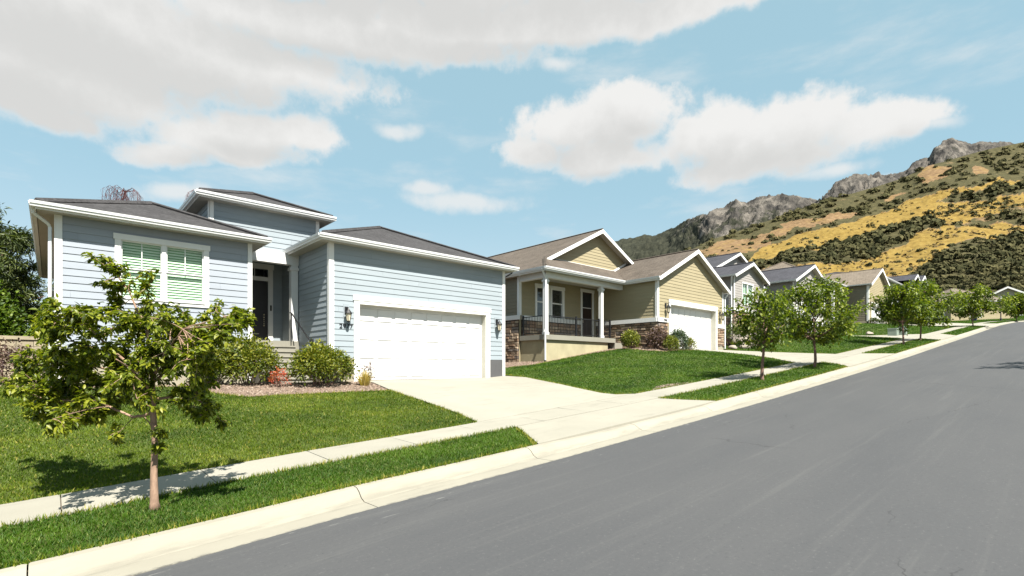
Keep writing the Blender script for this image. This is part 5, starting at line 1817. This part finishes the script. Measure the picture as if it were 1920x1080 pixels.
def shrub(x, y, rx, ry, rz, label, mat='leaf_bush', n=900, leaf=.07, seed=1, stems=10, stem_mat='barkgrey', bare=.25, z=None, group=None, spiky=False, cat='shrub', name='shrub', W=.55, flat=1.0):
    rs = random.Random(seed)
    zb = (g1(x, y) if z is None else z)
    base = Vector((x, y, zb))
    T = thing(name, base, label, cat, group)
    sm = MB()
    tips = []
    for i in range(stems * 8):
        a = rs.uniform(0, 6.283); r = rs.random() ** .5
        top = base + Vector((math.cos(a) * rx * r * .92, math.sin(a) * ry * r * .92, rz * (1.0 - .55 * r ** 2.4) * rs.uniform(.74, .96)))
        p0 = base + Vector((math.cos(a) * rx * r * .3, math.sin(a) * ry * r * .3, -.03))
        tips.append(top)
        if i < stems * 2:
            sm.tube(curve_pts(p0, top, .12, 4), [.011, .008, .006, .003], 4)
    obj('stems', sm, M[stem_mat], T, kind='stuff')
    C = np.array([t[:] for t in tips])
    idx = rng.integers(0, len(C), n)
    dr_ = rand_dirs(n)
    sp = np.array([rx, ry, rz]) * .22
    P = C[idx] + dr_ * sp * (rng.random(n) ** .5)[:, None]
    # part of the leaves fill the lower body
    m = rng.random(n) < .25
    P[m, 2] = zb + (P[m, 2] - zb) * (bare + (1 - bare) * rng.random(m.sum()))
    P[:, 2] = np.maximum(P[:, 2], zb + .02)
    D = dr_ * .8 + rand_dirs(n) * .7 + np.array([0, 0, .25])
    S_ = leaf * (.6 + .8 * rng.random(n))
    V, Fc, nv = leaf_cloud(P, D, S_, leaf_template(1, W) if leaf > .055 and not spiky else quad_template(1, W), .8)
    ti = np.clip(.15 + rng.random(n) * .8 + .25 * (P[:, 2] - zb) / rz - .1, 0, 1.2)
    npobj('foliage', V, Fc, M[mat], T, tint=np.repeat(ti, nv), kind='stuff')
    return T


shrub(4.05, 15.3, .82, .66, 1.28, 'leafy green shrub left of the front steps', n=5467, leaf=.072, seed=21, group='shrubs in the bed of the pale blue bungalow', bare=.3)
shrub(3.3, 15.6, .6, .5, 1.15, 'half hidden green shrub under the bungalow window', n=3280, leaf=.072, seed=27, group='shrubs in the bed of the pale blue bungalow', bare=.3)
shrub(5.78, 14.55, .95, .7, 1.14, 'rounded yellow-green shrub between the front steps and the garage', n=6925, leaf=.072, seed=22, group='shrubs in the bed of the pale blue bungalow', bare=.3)
shrub(4.62, 14.55, .28, .25, .50, 'small scarlet barberry at the foot of the front steps', mat='leaf_red', n=420, leaf=.05, seed=23, stems=6)


def tuft(x, y, r, h, label, mat, n, seed, w=.012, name='ornamental_grass', group=None):
    rs = random.Random(seed)
    z = g1(x, y)
    T = thing(name, (x, y, z), label, 'ornamental grass', group)
    a = rng.random(n) * 6.283; rr_ = r * rng.random(n) ** .6
    P = np.stack([x + np.cos(a) * rr_ * .35, y + np.sin(a) * rr_ * .35, np.full(n, z)], 1)
    tip = np.stack([x + np.cos(a) * rr_ * 1.1, y + np.sin(a) * rr_ * 1.1, z + h * (.45 + .55 * rng.random(n))], 1)
    side = np.stack([-np.sin(a), np.cos(a), np.zeros(n)], 1) * w
    mid = (P + tip) / 2 + np.array([0, 0, h * .12])
    V = np.stack([P - side, P + side, mid + side * .7, mid - side * .7, tip], 1).reshape(-1, 3)
    o = np.arange(n)[:, None] * 5
    Fc = np.concatenate([o + np.array([0, 1, 2]), o + np.array([0, 2, 3]), o + np.array([3, 2, 4])], 0)
    npobj('blades', V, Fc, M[mat], T, tint=np.repeat(rng.random(n), 5), kind='stuff')
    return T


tuft(6.92, 14.15, .34, .50, 'dry straw coloured grass tuft by the garage corner', 'leaf_dry', 150, 3)
shrub(7.16, 14.45, .22, .20, .72, 'small purple leaved shrub before the garage door edge', mat='leaf_purple', n=190, leaf=.055, seed=24, stems=5, bare=.6)
# planting before the tan bungalow
shrub(22.95, 15.9, .55, .5, .95, 'yellow-green leafy shrub beside the porch slab', mat='leaf_yg', n=2200, leaf=.09, seed=31, group='shrubs along the tan bungalow')
shrub(23.35, 14.55, .75, .55, 1.05, 'dark purple smoke bush against the stone base', mat='leaf_purple', n=2600, leaf=.09, seed=32, group='shrubs along the tan bungalow')
shrub(23.35, 13.75, .42, .40, .72, 'round yellow-green bush before the stone pier', mat='leaf_yg', n=2000, leaf=.065, seed=33, group='shrubs along the tan bungalow', bare=.05)
shrub(24.75, 14.15, .55, .5, 1.02, 'blue-green juniper bush before the tan garage door', mat='leaf_blue', n=3200, leaf=.075, seed=34, group='shrubs along the tan bungalow', bare=.05)
shrub(25.75, 14.05, .40, .36, .62, 'smaller olive bush right of the blue-green juniper', mat='leaf_yg', n=1600, leaf=.06, seed=35, group='shrubs along the tan bungalow', bare=.05)
shrub(66.3, 14.6, .62, .55, .62, 'clipped dark green ball shrub at the cream wall corner', mat='leaf_dark', n=900, leaf=.10, seed=41, group='dark ball shrubs at the cream bungalow', bare=.02)
shrub(69.4, 14.2, .85, .6, .75, 'wider dark green shrub before the cream garage door', mat='leaf_dark', n=1000, leaf=.10, seed=42, group='dark ball shrubs at the cream bungalow', bare=.02)
shrub(33.3, 15.3, .9, .7, 1.3, 'dark green shrub behind the boulders, left', mat='leaf_dark', n=1300, leaf=.10, seed=43, group='shrubs behind the boulders')
shrub(35.0, 15.1, .8, .7, 1.1, 'brownish green shrub behind the boulders, right', mat='leaf_bush', n=1000, leaf=.10, seed=44, group='shrubs behind the boulders')
for k, (u, d, zb, r, lab, mt) in enumerate(((1850, 92, 8.0, .9, 'russet rounded shrub left of the ivory garage', 'leaf_purple'), (1874, 94, 8.9, .9, 'small rounded shrub before the ivory garage door', 'leaf_yg'))):
    p = polar(u, d, zb)
    shrub(p[0], p[1], r, r, 1.1, lab, mat=mt, n=700, leaf=.14, seed=51 + k, bare=.05)
tuft(31.8 + .9, 14.7, .35, .5, 'pale grass tuft among the boulders', 'leaf_yg', 90, 7, .02)


# boulders at the tan driveway
def boulder(x, y, rx, ry, rz, label, mat, seed, rot=0.0, group='boulders beside the tan driveway', name='boulder', z=None):
    rs = np.random.default_rng(seed)
    b = bmesh.new(); bmesh.ops.create_icosphere(b, subdivisions=3, radius=1.0)
    V = np.array([v.co[:] for v in b.verts]); Fc = np.array([[v.index for v in f.verts] for f in b.faces]); b.free()
    for _ in range(9):   # flat facets cut off a ball
        nrm = rs.normal(0, 1, 3); nrm /= np.linalg.norm(nrm)
        c = rs.uniform(.55, .85)
        dd = V @ nrm
        V = V - np.outer(np.maximum(dd - c, 0), nrm)
    V += rs.normal(0, .012, V.shape)
    V *= np.array([rx, ry, rz])
    cr_, sr_ = math.cos(rot), math.sin(rot)
    V = V @ np.array([[cr_, sr_, 0], [-sr_, cr_, 0], [0, 0, 1]])
    zb = (g1(x, y) if z is None else z) + rz * .35
    o = npobj(name, V, Fc, mat, smooth=False, label=label, cat='rock', group=group)
    o.location = (x, y, zb)
    return o


bl = [(33.9, 14.2, .75, .55, .55, 'large pale rounded boulder, biggest of the rock pile', 'rock'), (34.75, 13.9, .45, .4, .35, 'orange-tan boulder at the uphill end of the rock pile', 'rock_tan'),
      (35.4, 13.75, .5, .3, .18, 'flat pinkish rock lying last in the rock pile', 'rock'), (33.0, 14.6, .6, .45, .55, 'tall pale boulder leaning behind the tree trunk', 'rock'),
      (32.5, 14.0, .4, .35, .25, 'low pale rock near the dark downspout end of the pile', 'rock'), (33.1, 13.6, .35, .3, .2, 'small pale rock before the big boulder', 'rock'),
      (31.95, 14.5, .3, .28, .18, 'small white rock by the grass tuft', 'rock'), (33.5, 15.2, .6, .45, .5, 'pale boulder half buried at the back of the pile', 'rock')]
for k, (x, y, a, b_, c, lab, mt) in enumerate(bl):
    boulder(x, y, a, b_, c, lab, M[mt], 60 + k, random.uniform(0, 3))
boulder(53.8, 12.2, .4, .3, .22, 'small white rock alone on the lawn before the cream bungalow', M['rock'], 80, .3, None)

# left side: block wall, shrubs and evergreens
BW = thing('garden_wall', (-3, 22.3, -.5), 'tan block garden wall meeting the left side of the pale blue bungalow', 'wall')
obj('wall_core', MB().box(-9, .06, 22.25, 22.45, -.9, .86), M['mortar'], BW)
for r in range(8):
    z = -.75 + r * .2
    x = -9 - (.2 if r % 2 else 0)
    while x < .04:
        a, b = max(x, -9) + .006, min(x + .4, .05) - .006
        if b - a > .03 and a > -3.5:
            boxp(BW, 'block', M['blockwall'], a, b, 22.21 + random.uniform(-.008, .008), 22.25, z + .005, z + .195)
        x += .4
boxp(BW, 'coping', M['blockwall'], -9.02, .055, 22.17, 22.49, .86, .97)
shrub(-.95, 19.6, .95, .7, 1.15, 'grey-purple twiggy shrub before the block wall', mat='leaf_purple', n=2600, leaf=.065, seed=71)
street_tree(-2.75, 28.6, .4, 7.6, 2.3, 'tall dark evergreen with feathery tips behind the block wall', n=34000, leaf=.21, mat='leaf_dark', seed=72, group='evergreens left of the bungalow', name='evergreen_tree', tmpl=quad_template(1, .22), trunk_r=.14)
street_tree(-1.35, 31.0, .3, 5.6, 1.5, 'shorter olive evergreen next to the bungalow eave', n=20000, leaf=.19, mat='leaf_dark', seed=73, group='evergreens left of the bungalow', name='evergreen_tree', tmpl=quad_template(1, .25), trunk_r=.12)
shrub(-1.75, 25.0, 1.3, 1.0, 3.3, 'bright green bushy shrub rising over the block wall', mat='leaf_bright', n=9000, leaf=.12, seed=74, stems=24, bare=.1)


def weeping(x, y, h, label, seed, spread=2.2, n=26):
    rs = random.Random(seed)
    z = g1(x, y)
    T = thing('weeping_tree', (x, y, z), label, 'tree', 'bare weeping trees behind the bungalow')
    m = MB(); top = Vector((x + .3, y, z + h * .93))
    tr = [Vector((x, y, z - .1)), Vector((x + .1, y, z + h * .4)), Vector((x - .1, y, z + h * .7)), top - Vector((.15, 0, .5)), top]
    m.tube(tr, [.12, .09, .06, .04, .02], 6); obj('trunk', m, M['twigred'], T)
    tw = MB()
    for i in range(n):
        t = rs.uniform(.62, 1.0)
        s = Vector((x, y, z + h * t)) if t < .93 else top
        a = rs.uniform(0, 6.283); L = spread * rs.uniform(.3, 1.0) * (1.25 - t * .5)
        e1 = s + Vector((math.cos(a) * L * .55, math.sin(a) * L * .55, L * .28))
        e2 = s + Vector((math.cos(a) * L, math.sin(a) * L, -.05 * L)); e3 = e2 + Vector((math.cos(a) * .1, math.sin(a) * .1, -rs.uniform(.5, 1.4)))
        tw.tube([s, e1, e2, e3], [.014, .010, .007, .004], 4)
        for k in range(14):
            p = e1.lerp(e2, rs.random()) if k % 2 else e2.lerp(e3, rs.random() * .6)
            q = p + Vector((rs.gauss(0, .12), rs.gauss(0, .12), -rs.uniform(.25, .9)))
            tw.tube([p, p.lerp(q, .5) + Vector((rs.gauss(0, .09), rs.gauss(0, .09), .03)), q], [.006, .005, .003], 3)
    obj('branches', tw, M['twigred'], T, kind='stuff')


weeping(2.7, 34.5, 10.7, 'bare reddish weeping tree showing above the left hip roof', 5, 1.25, 46)
weeping(6.8, 37.5, 12.2, 'bare weeping tree half hidden by the raised roof corner', 6, 1.3, 40)

# ------------------------------------------------------------------ street things
def utility_box(x, y, w, d_, h, label):
    z = g1(x, y)
    T = thing('utility_box', (x, y, z), label, 'utility box', 'pale green utility boxes')
    boxp(T, 'cabinet', M['utility'], x - w / 2, x + w / 2, y - d_ / 2, y + d_ / 2, z - .1, z + h * .9)
    boxp(T, 'lid', M['utility'], x - w / 2 - .03, x + w / 2 + .03, y - d_ / 2 - .03, y + d_ / 2 + .03, z + h * .9, z + h)
    boxp(T, 'door_panel', M['utility'], x - w / 2 + .05, x + w / 2 - .05, y - d_ / 2 - .012, y - d_ / 2 - .001, z + .06, z + h * .82)
    boxp(T, 'latch', M['black'], x - .04, x + .04, y - d_ / 2 - .03, y - d_ / 2 - .0125, z + h * .5, z + h * .56)


utility_box(51.6, 10.05, .75, .6, .62, 'wider pale green utility box nearer the tree trunk')
utility_box(53.2, 9.7, .5, .5, .72, 'slimmer pale green utility box uphill of its twin')

LX, LY, _ = polar(1876.5, 76, 0)
lz = g1(LX, LY)
LT_ = thing('street_lamp', (LX, LY, lz), 'dark lamp post with a pale lantern before the ivory house', 'street lamp')
mb = MB(); mb.lathe(LX, LY, [(lz - .1, .14), (lz + .35, .13), (lz + .45, .07), (lz + 2.9, .05)], 10); obj('post', mb, M['black'], LT_)
mb = MB(); mb.tube([(LX - .35, LY + .2, lz + 2.35), (LX + .35, LY - .2, lz + 2.35)], .025, 6); obj('ladder_bar', mb, M['black'], LT_)
mb = MB(); mb.lathe(LX, LY, [(lz + 2.9, .10), (lz + 3.0, .14)], 8); obj('lantern_base', mb, M['black'], LT_)
mb = MB(); mb.lathe(LX, LY, [(lz + 3.0, .13), (lz + 3.2, .2), (lz + 3.45, .19)], 8); obj('lantern_glass', mb, M['white'], LT_)
mb = MB(); mb.lathe(LX, LY, [(lz + 3.45, .21), (lz + 3.6, .1), (lz + 3.72, .02)], 8); obj('lantern_cap', mb, M['black'], LT_)

bxp = polar(1826, 79, 0); bz = g1(bxp[0], bxp[1])
BN = thing('wheeled_bin', (bxp[0], bxp[1], bz), 'dark blue wheeled bin on the lawn behind the lone street tree', 'bin')
mb = MB(); x, y = bxp[0], bxp[1]
mb.add([(x - .3, y - .3, bz), (x + .3, y - .3, bz), (x + .3, y + .3, bz), (x - .3, y + .3, bz), (x - .38, y - .38, bz + 1.05), (x + .38, y - .38, bz + 1.05), (x + .38, y + .38, bz + 1.05), (x - .38, y + .38, bz + 1.05)],
       [(3, 2, 1, 0), (4, 5, 6, 7), (0, 1, 5, 4), (1, 2, 6, 5), (2, 3, 7, 6), (3, 0, 4, 7)])
obj('bin_body', mb, M['binblue'], BN)
boxp(BN, 'lid', M['binblue'], x - .42, x + .42, y - .42, y + .42, bz + 1.05, bz + 1.14)

# ------------------------------------------------------------------ hills and mountain
def vnoise(x, y, seed=0):
    xi = np.floor(x).astype(np.int64); yi = np.floor(y).astype(np.int64)
    xf, yf = x - xi, y - yi
    u, v = xf * xf * (3 - 2 * xf), yf * yf * (3 - 2 * yf)

    def hsh(a, b):
        h_ = (a * 374761393 + b * 668265263 + seed * 974711) & 0x7fffffff
        h_ = ((h_ ^ (h_ >> 13)) * 1274126177) & 0x7fffffff
        return ((h_ ^ (h_ >> 16)) & 0xffff) / 65535.0
    return (hsh(xi, yi) * (1 - u) + hsh(xi + 1, yi) * u) * (1 - v) + (hsh(xi, yi + 1) * (1 - u) + hsh(xi + 1, yi + 1) * u) * v


def fbm(x, y, oct=5, seed=0, ridged=False):
    s, a, t = 0, .5, 0
    for o in range(oct):
        n = vnoise(x, y, seed + o * 17)
        if ridged: n = 1 - np.abs(2 * n - 1)
        s = s + a * n; t += a
        a *= .52; x = x * 2.03 + 3.1; y = y * 2.03 + 1.7
    return s / t


def hill(us, crest, foot, dfoot, dcrest, rows, amp, nscale, name, mat, seed, ridged=False, back=True, power=1.15):
    """slope rising from a foot line to a crest; bearings and heights are surveyed from the eye point"""
    cu = np.interp(us, [c[0] for c in crest], [c[1] for c in crest])
    fu = np.interp(us, [c[0] for c in foot], [c[1] for c in foot])
    k = (us - 960) / FOC
    dx, dy = CF + SF * k, SF - CF * k
    t = np.linspace(0, 1, rows)
    dc = dcrest(us) if callable(dcrest) else np.full(len(us), dcrest)
    dff = dfoot(us) if callable(dfoot) else np.full(len(us), dfoot)
    Dd = dff[:, None] + (dc - dff)[:, None] * t[None, :] ** power
    vv = fu[:, None] + (cu - fu)[:, None] * t[None, :]
    Z = (688 - vv) / FOC * Dd
    X = dx[:, None] * Dd; Y = dy[:, None] * Dd
    n = fbm(X / nscale, Y / nscale, 6, seed, ridged) - .5
    if ridged: n = n + .75 * (fbm(X / nscale * 3.1 + Z / 30, Y / nscale * 3.1, 6, seed + 3, True) - .5)

    wgt = np.sin(np.pi * np.clip(t, 0, 1)) ** .7 * .9 + .1
    if ridged: wgt = wgt * .75 + .22
    Z = Z + n * amp * wgt[None, :]
    if back:   # the far side falls away behind the crest
        X = np.concatenate([X, X[:, -1:] + dx[:, None] * 120, X[:, -1:] + dx[:, None] * 500], 1)
        Y = np.concatenate([Y, Y[:, -1:] + dy[:, None] * 120, Y[:, -1:] + dy[:, None] * 500], 1)
        Z = np.concatenate([Z, Z[:, -1:] - 30, Z[:, -1:] - 260], 1)
    nu, nr = X.shape
    V = np.stack([X, Y, Z], -1).reshape(-1, 3)
    i = (np.arange(nu - 1)[:, None] * nr + np.arange(nr - 1)[None, :]).ravel()
    Fc = np.stack([i, i + nr, i + nr + 1, i + 1], 1)
    return V, Fc, X, Y, Z


def view(X, Y, Z):
    d = CF * X + SF * Y
    return 960 + FOC * (SF * X - CF * Y) / d, 688 - FOC * Z / d


def rock_mat():
    m, nt, out = new_mat('mountain_rock')
    b = nt.n('ShaderNodeBsdfPrincipled'); b.inputs['Roughness'].default_value = .95; b.inputs['Specular IOR Level'].default_value = .1
    geo = nt.n('ShaderNodeNewGeometry'); P = geo.outputs['Position']
    at = nt.n('ShaderNodeAttribute', attribute_name='tint')
    n1 = nt.noise(nt.mapping(P, (1, 1, .6)), .035, 9.0, .7)
    n2 = nt.noise(P, .012, 8.0, .65)
    rk = nt.ramp(n1, [(.37, (.024, .023, .023)), (.5, (.070, .064, .057)), (.66, (.165, .148, .128))])
    sc = nt.ramp(nt.noise(P, .06, 6.0, .7), [(.35, (.016, .018, .013)), (.7, (.046, .047, .032))])
    f = nt.math('ADD', n2, nt.math('SUBTRACT', at.outputs['Fac'], .5))
    f = nt.math('ADD', f, nt.math('MULTIPLY', nt.math('SUBTRACT', n1, .5), .5))
    c = nt.mix(nt.smooth(f, .44, .54), sc, rk)
    nt.L.new(c, b.inputs['Base Color'])
    bn = nt.n('ShaderNodeBump'); bn.inputs['Strength'].default_value = 1.0; bn.inputs['Distance'].default_value = 9.0
    nt.L.new(n1, bn.inputs['Height']); nt.L.new(bn.outputs[0], b.inputs['Normal'])
    nt.L.new(b.outputs[0], out.inputs[0])
    return m


def hill_mat():
    m, nt, out = new_mat('dry_hillside')
    b = nt.n('ShaderNodeBsdfPrincipled'); b.inputs['Roughness'].default_value = .95; b.inputs['Specular IOR Level'].default_value = .1
    geo = nt.n('ShaderNodeNewGeometry'); P = geo.outputs['Position']
    at = nt.n('ShaderNodeAttribute', attribute_name='tint')
    n1 = nt.noise(P, .05, 8.0, .65); n2 = nt.noise(nt.mapping(P, (1, 1, .5)), .22, 7.0, .7)
    gold = nt.ramp(n2, [(.3, (.095, .060, .016)), (.48, (.170, .114, .029)), (.7, (.225, .160, .048))])
    tan_ = nt.ramp(n2, [(.3, (.085, .053, .028)), (.5, (.15, .096, .050)), (.7, (.20, .138, .078))])
    brush = nt.ramp(n2, [(.3, (.028, .027, .013)), (.55, (.060, .054, .025)), (.75, (.105, .084, .040))])
    f = nt.math('ADD', at.outputs['Fac'], nt.math('ADD', nt.math('MULTIPLY', nt.math('SUBTRACT', n1, .5), .75), nt.math('MULTIPLY', nt.math('SUBTRACT', n2, .5), .5)))
    c = nt.mix(nt.smooth(f, .50, .75), tan_, gold)
    c = nt.mix(nt.smooth(f, .40, .28), c, brush)
    nt.L.new(c, b.inputs['Base Color'])
    bn = nt.n('ShaderNodeBump'); bn.inputs['Strength'].default_value = .7; bn.inputs['Distance'].default_value = 1.5
    nt.L.new(n2, bn.inputs['Height']); nt.L.new(bn.outputs[0], b.inputs['Normal'])
    nt.L.new(b.outputs[0], out.inputs[0])
    return m


RK = rock_mat()
us = np.arange(960, 1660, 2.2)
crestB = [(960, 520), (1100, 470), (1165, 452), (1190, 450), (1230, 443), (1260, 432), (1300, 413), (1330, 404), (1360, 392), (1380, 378), (1400, 384), (1430, 372), (1465, 366), (1490, 371), (1520, 376), (1560, 386), (1660, 420)]
V, Fc, X, Y, Z = hill(us, crestB, [(960, 640), (1660, 520)], 900, lambda u: np.interp(u, [960, 1250, 1330, 1660], [2300, 2100, 1500, 1400]), 130, 85, 130, 'mountain', RK, 5, True)
uu, vv = view(V[:, 0], V[:, 1], V[:, 2])
below = vv - np.interp(uu, [c[0] for c in crestB], [c[1] for c in crestB])
tint = np.interp(uu, [1200, 1280, 1340, 1480, 1560], [.14, .36, .58, .62, .5]) + np.interp(below, [0, 18, 42, 80], [.06, .0, -.12, -.28])
npobj('mountain', V, Fc, RK, tint=tint, smooth=False, kind='structure')
us = np.arange(1520, 2300, 2.2)
crestC = [(1520, 400), (1545, 380), (1556, 367), (1566, 350), (1590, 341), (1610, 335), (1640, 333), (1662, 338), (1690, 328), (1720, 308), (1742, 299), (1752, 279), (1766, 270), (1781, 264), (1800, 270), (1822, 277), (1850, 268), (1875, 266), (1890, 274), (1920, 285), (2300, 330)]
V, Fc, X, Y, Z = hill(us, crestC, [(1520, 470), (2300, 470)], 800, 1300, 110, 80, 110, 'mountain', RK, 9, True)
uu, vv = view(V[:, 0], V[:, 1], V[:, 2])
npobj('mountain', V, Fc, RK, tint=.64 + np.interp(vv - np.interp(uu, [c[0] for c in crestC], [c[1] for c in crestC]), [0, 25, 60], [.04, -.04, -.3]), smooth=False, kind='structure')

us = np.arange(1120, 2700, 1.9)
crestE = [(1120, 640), (1180, 530), (1260, 486), (1330, 450), (1400, 428), (1480, 401), (1530, 382), (1560, 372), (1600, 362), (1640, 351), (1690, 336), (1740, 312), (1790, 297), (1840, 283), (1890, 272), (1920, 266), (2100, 225), (2700, 190)]
footE = [(1120, 650), (1300, 590), (1500, 575), (1750, 580), (1920, 585), (2300, 640), (2700, 690)]
V, Fc, X, Y, Z = hill(us, crestE, footE, lambda u: np.interp(u, [1120, 1500, 1920, 2700], [190, 165, 160, 160]), lambda u: np.interp(u, [1120, 1400, 1920, 2700], [520, 620, 700, 500]), 230, 26, 75, 'hillside', None, 21, False)
uu, vv = view(V[:, 0], V[:, 1], V[:, 2])


def line(pts):
    return np.interp(uu, [p[0] for p in pts], [p[1] for p in pts])


# vegetation zones from the survey: 1 golden grass, .5 tan earth, 0 scrub
wob = (fbm(uu / 34, vv / 22, 4, 3) - .5) * 26
v2 = vv + wob
tint = np.full(len(V), .18)
top_gold = line([(1400, 492), (1440, 462), (1540, 432), (1640, 404), (1720, 378), (1800, 356), (1920, 334), (2100, 300)])
low_gold = line([(1400, 500), (1440, 490), (1540, 462), (1640, 436), (1700, 418), (1740, 408), (1765, 384), (1850, 366), (1920, 352), (2100, 330)])
tint = np.where((v2 > top_gold - 2) & (v2 < low_gold), 1.0, tint)
mixz = (v2 >= low_gold)
tint = np.where(mixz, .78, tint)
br_top = line([(1400, 498), (1450, 482), (1560, 456), (1640, 438), (1700, 414), (1745, 404), (1765, 430)])
br_bot = line([(1400, 505), (1450, 500), (1560, 494), (1640, 478), (1700, 454), (1745, 428), (1765, 430)])
tint = np.where((v2 > br_top) & (v2 < br_bot) & (uu < 1770) & (uu > 1400), .05, tint)
b2t = line([(1755, 378), (1790, 364), (1860, 350), (1920, 338)]); b2b = line([(1755, 380), (1790, 382), (1860, 374), (1920, 362)])
tint = np.where((v2 > b2t) & (v2 < b2b) & (uu > 1755), .04, tint)
b3t = line([(1690, 545), (1720, 505), (1770, 470), (1830, 448), (1920, 440), (2100, 430)])
tint = np.where((v2 > b3t) & (uu > 1690), .02, tint)
tint = np.where((v2 > line([(1500, 530), (1600, 526), (1680, 520)])) & (uu < 1700) & (uu > 1440), .35, tint)
b4 = (v2 > line([(1790, 420), (1860, 400), (1920, 392)])) & (v2 < line([(1790, 425), (1860, 425), (1920, 420)])) & (uu > 1790)
tint = np.where(b4, .25, tint)
# bare tan patches on the upper slope
for cx, cy, rx, ry, th in ((1385, 462, 62, 16, -.12), (1470, 430, 50, 7, -.3), (1345, 478, 40, 8, 0), (1560, 408, 60, 6, -.25), (1752, 325, 34, 14, -.35), (1838, 322, 16, 5, 0), (1530, 418, 34, 6, -.3), (1330, 470, 30, 7, -.2), (1680, 365, 22, 4, -.2)):
    a_, b_ = (uu - cx) * math.cos(th) + (v2 - cy) * math.sin(th), -(uu - cx) * math.sin(th) + (v2 - cy) * math.cos(th)
    tint = np.where(((a_ / rx) ** 2 + (b_ / ry) ** 2 < 1) & (v2 < top_gold), .52, tint)
hs = npobj('hillside', V, Fc, hill_mat(), tint=tint, smooth=True, kind='structure')

# scrub oak on the hillside, far too many to count
q = V[Fc].mean(1); tq = tint[Fc].mean(1)
uq, vq = view(q[:, 0], q[:, 1], q[:, 2])
ar = np.linalg.norm(np.cross(V[Fc[:, 1]] - V[Fc[:, 0]], V[Fc[:, 3]] - V[Fc[:, 0]]), axis=1)
dq = CF * q[:, 0] + SF * q[:, 1]
vis = (uq > 1130) & (uq < 2200)
clump = fbm(q[:, 0] / 26, q[:, 1] / 26, 4, 31)
dens = np.where(tq < .12, .050, np.where(tq < .3, .020 * (clump > .45), np.where(tq < .45, .018 * (clump > .5), np.where(tq < .6, .0022, np.where(tq < .9, .022 * (clump > .52), .0018)))))
dens = 1.15 * dens * np.clip(280 / dq, .35, 1.4) * vis
cnt = rng.poisson(ar * dens)
idx = np.repeat(np.arange(len(q)), cnt)
P = q[idx] + rng.normal(0, 1.0, (len(idx), 3)) * np.array([1, 1, 0])
n = len(P)
dqi = dq[idx]
sz = (0.9 + 2.3 * rng.random(n) ** 1.6) * np.clip(dqi / 300, .75, 1.5) * np.where(tq[idx] < .3, 1.15, .75)
K = 30
dirs = rng.normal(0, 1, (n, K, 3)); dirs[..., 2] = np.abs(dirs[..., 2]) * .9 - .15
dirs /= np.linalg.norm(dirs, axis=2, keepdims=True)
cen = P[:, None] + dirs * (sz[:, None, None] * rng.uniform(.45, 1.0, (n, K, 1)) * np.array([1.15, 1.15, .8])) + np.array([0, 0, .25]) * sz[:, None, None]
ax = np.cross(dirs, rng.normal(0, 1, (n, K, 3))); ax /= np.linalg.norm(ax, axis=2, keepdims=True)
ay = np.cross(dirs, ax) + dirs * rng.normal(0, .5, (n, K, 1))
hs_ = sz[:, None, None] * rng.uniform(.22, .48, (n, K, 1))
VV = np.stack([cen - ax * hs_, cen + ay * hs_ * .9, cen + ax * hs_, cen - ay * hs_ * .8], 2)
FF = np.arange(n * K * 4).reshape(-1, 4)
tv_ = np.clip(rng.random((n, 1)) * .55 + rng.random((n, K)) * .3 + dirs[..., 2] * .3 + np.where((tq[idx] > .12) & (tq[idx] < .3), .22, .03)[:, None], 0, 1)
m_, nt, out = new_mat('scrub_oak')
b_ = nt.n('ShaderNodeBsdfPrincipled'); b_.inputs['Roughness'].default_value = .9; b_.inputs['Specular IOR Level'].default_value = .1
at = nt.n('ShaderNodeAttribute', attribute_name='tint'); geo = nt.n('ShaderNodeNewGeometry')
f = nt.math('ADD', nt.math('MULTIPLY', at.outputs['Fac'], .6), nt.math('MULTIPLY', nt.noise(geo.outputs['Position'], .9, 5.0, .7), .6))
nt.L.new(nt.ramp(f, [(.2, (.015, .017, .008)), (.55, (.044, .045, .019)), (.95, (.105, .094, .042))]), b_.inputs['Base Color'])
bn = nt.n('ShaderNodeBump'); bn.inputs['Strength'].default_value = 1.0; bn.inputs['Distance'].default_value = .6
nt.L.new(nt.noise(geo.outputs['Position'], 2.2, 5.0, .7), bn.inputs['Height']); nt.L.new(bn.outputs[0], b_.inputs['Normal'])
nt.L.new(b_.outputs[0], out.inputs[0])
npobj('scrub', VV.reshape(-1, 3), FF, m_, tint=np.repeat(tv_.ravel(), 4), kind='stuff')
# dry tussocks in the golden grass
dn = np.where((tq > .6) & (tq < .9), .055 * (clump > .35), np.where(tq > .9, .010, 0)) * np.clip(280 / dq, .35, 1.4) * vis
idx = np.repeat(np.arange(len(q)), rng.poisson(ar * dn))
n = len(idx); K = 8
P = q[idx] + rng.normal(0, 1.0, (n, 3)) * np.array([1, 1, 0])
sz = (.55 + .8 * rng.random(n)) * np.clip(dq[idx] / 300, .75, 1.4)
dirs = rng.normal(0, 1, (n, K, 3)); dirs[..., 2] = np.abs(dirs[..., 2]); dirs /= np.linalg.norm(dirs, axis=2, keepdims=True)
cen = P[:, None] + dirs * (sz[:, None, None] * .6)
ax = np.cross(dirs, rng.normal(0, 1, (n, K, 3))); ax /= np.linalg.norm(ax, axis=2, keepdims=True)
ay = np.cross(dirs, ax)
hs_ = sz[:, None, None] * .5
VV = np.stack([cen - ax * hs_, cen + ay * hs_, cen + ax * hs_, cen - ay * hs_], 2)
npobj('dry_tussocks', VV.reshape(-1, 3), np.arange(n * K * 4).reshape(-1, 4), pmat('dry_tussock', (.26, .185, .072), .95, .4, .6), kind='stuff')
print('SCRUB', n, 'OBJECTS', len(bpy.data.objects), 'TRIS', sum(len(o.data.polygons) for o in bpy.data.objects if o.type == 'MESH'))
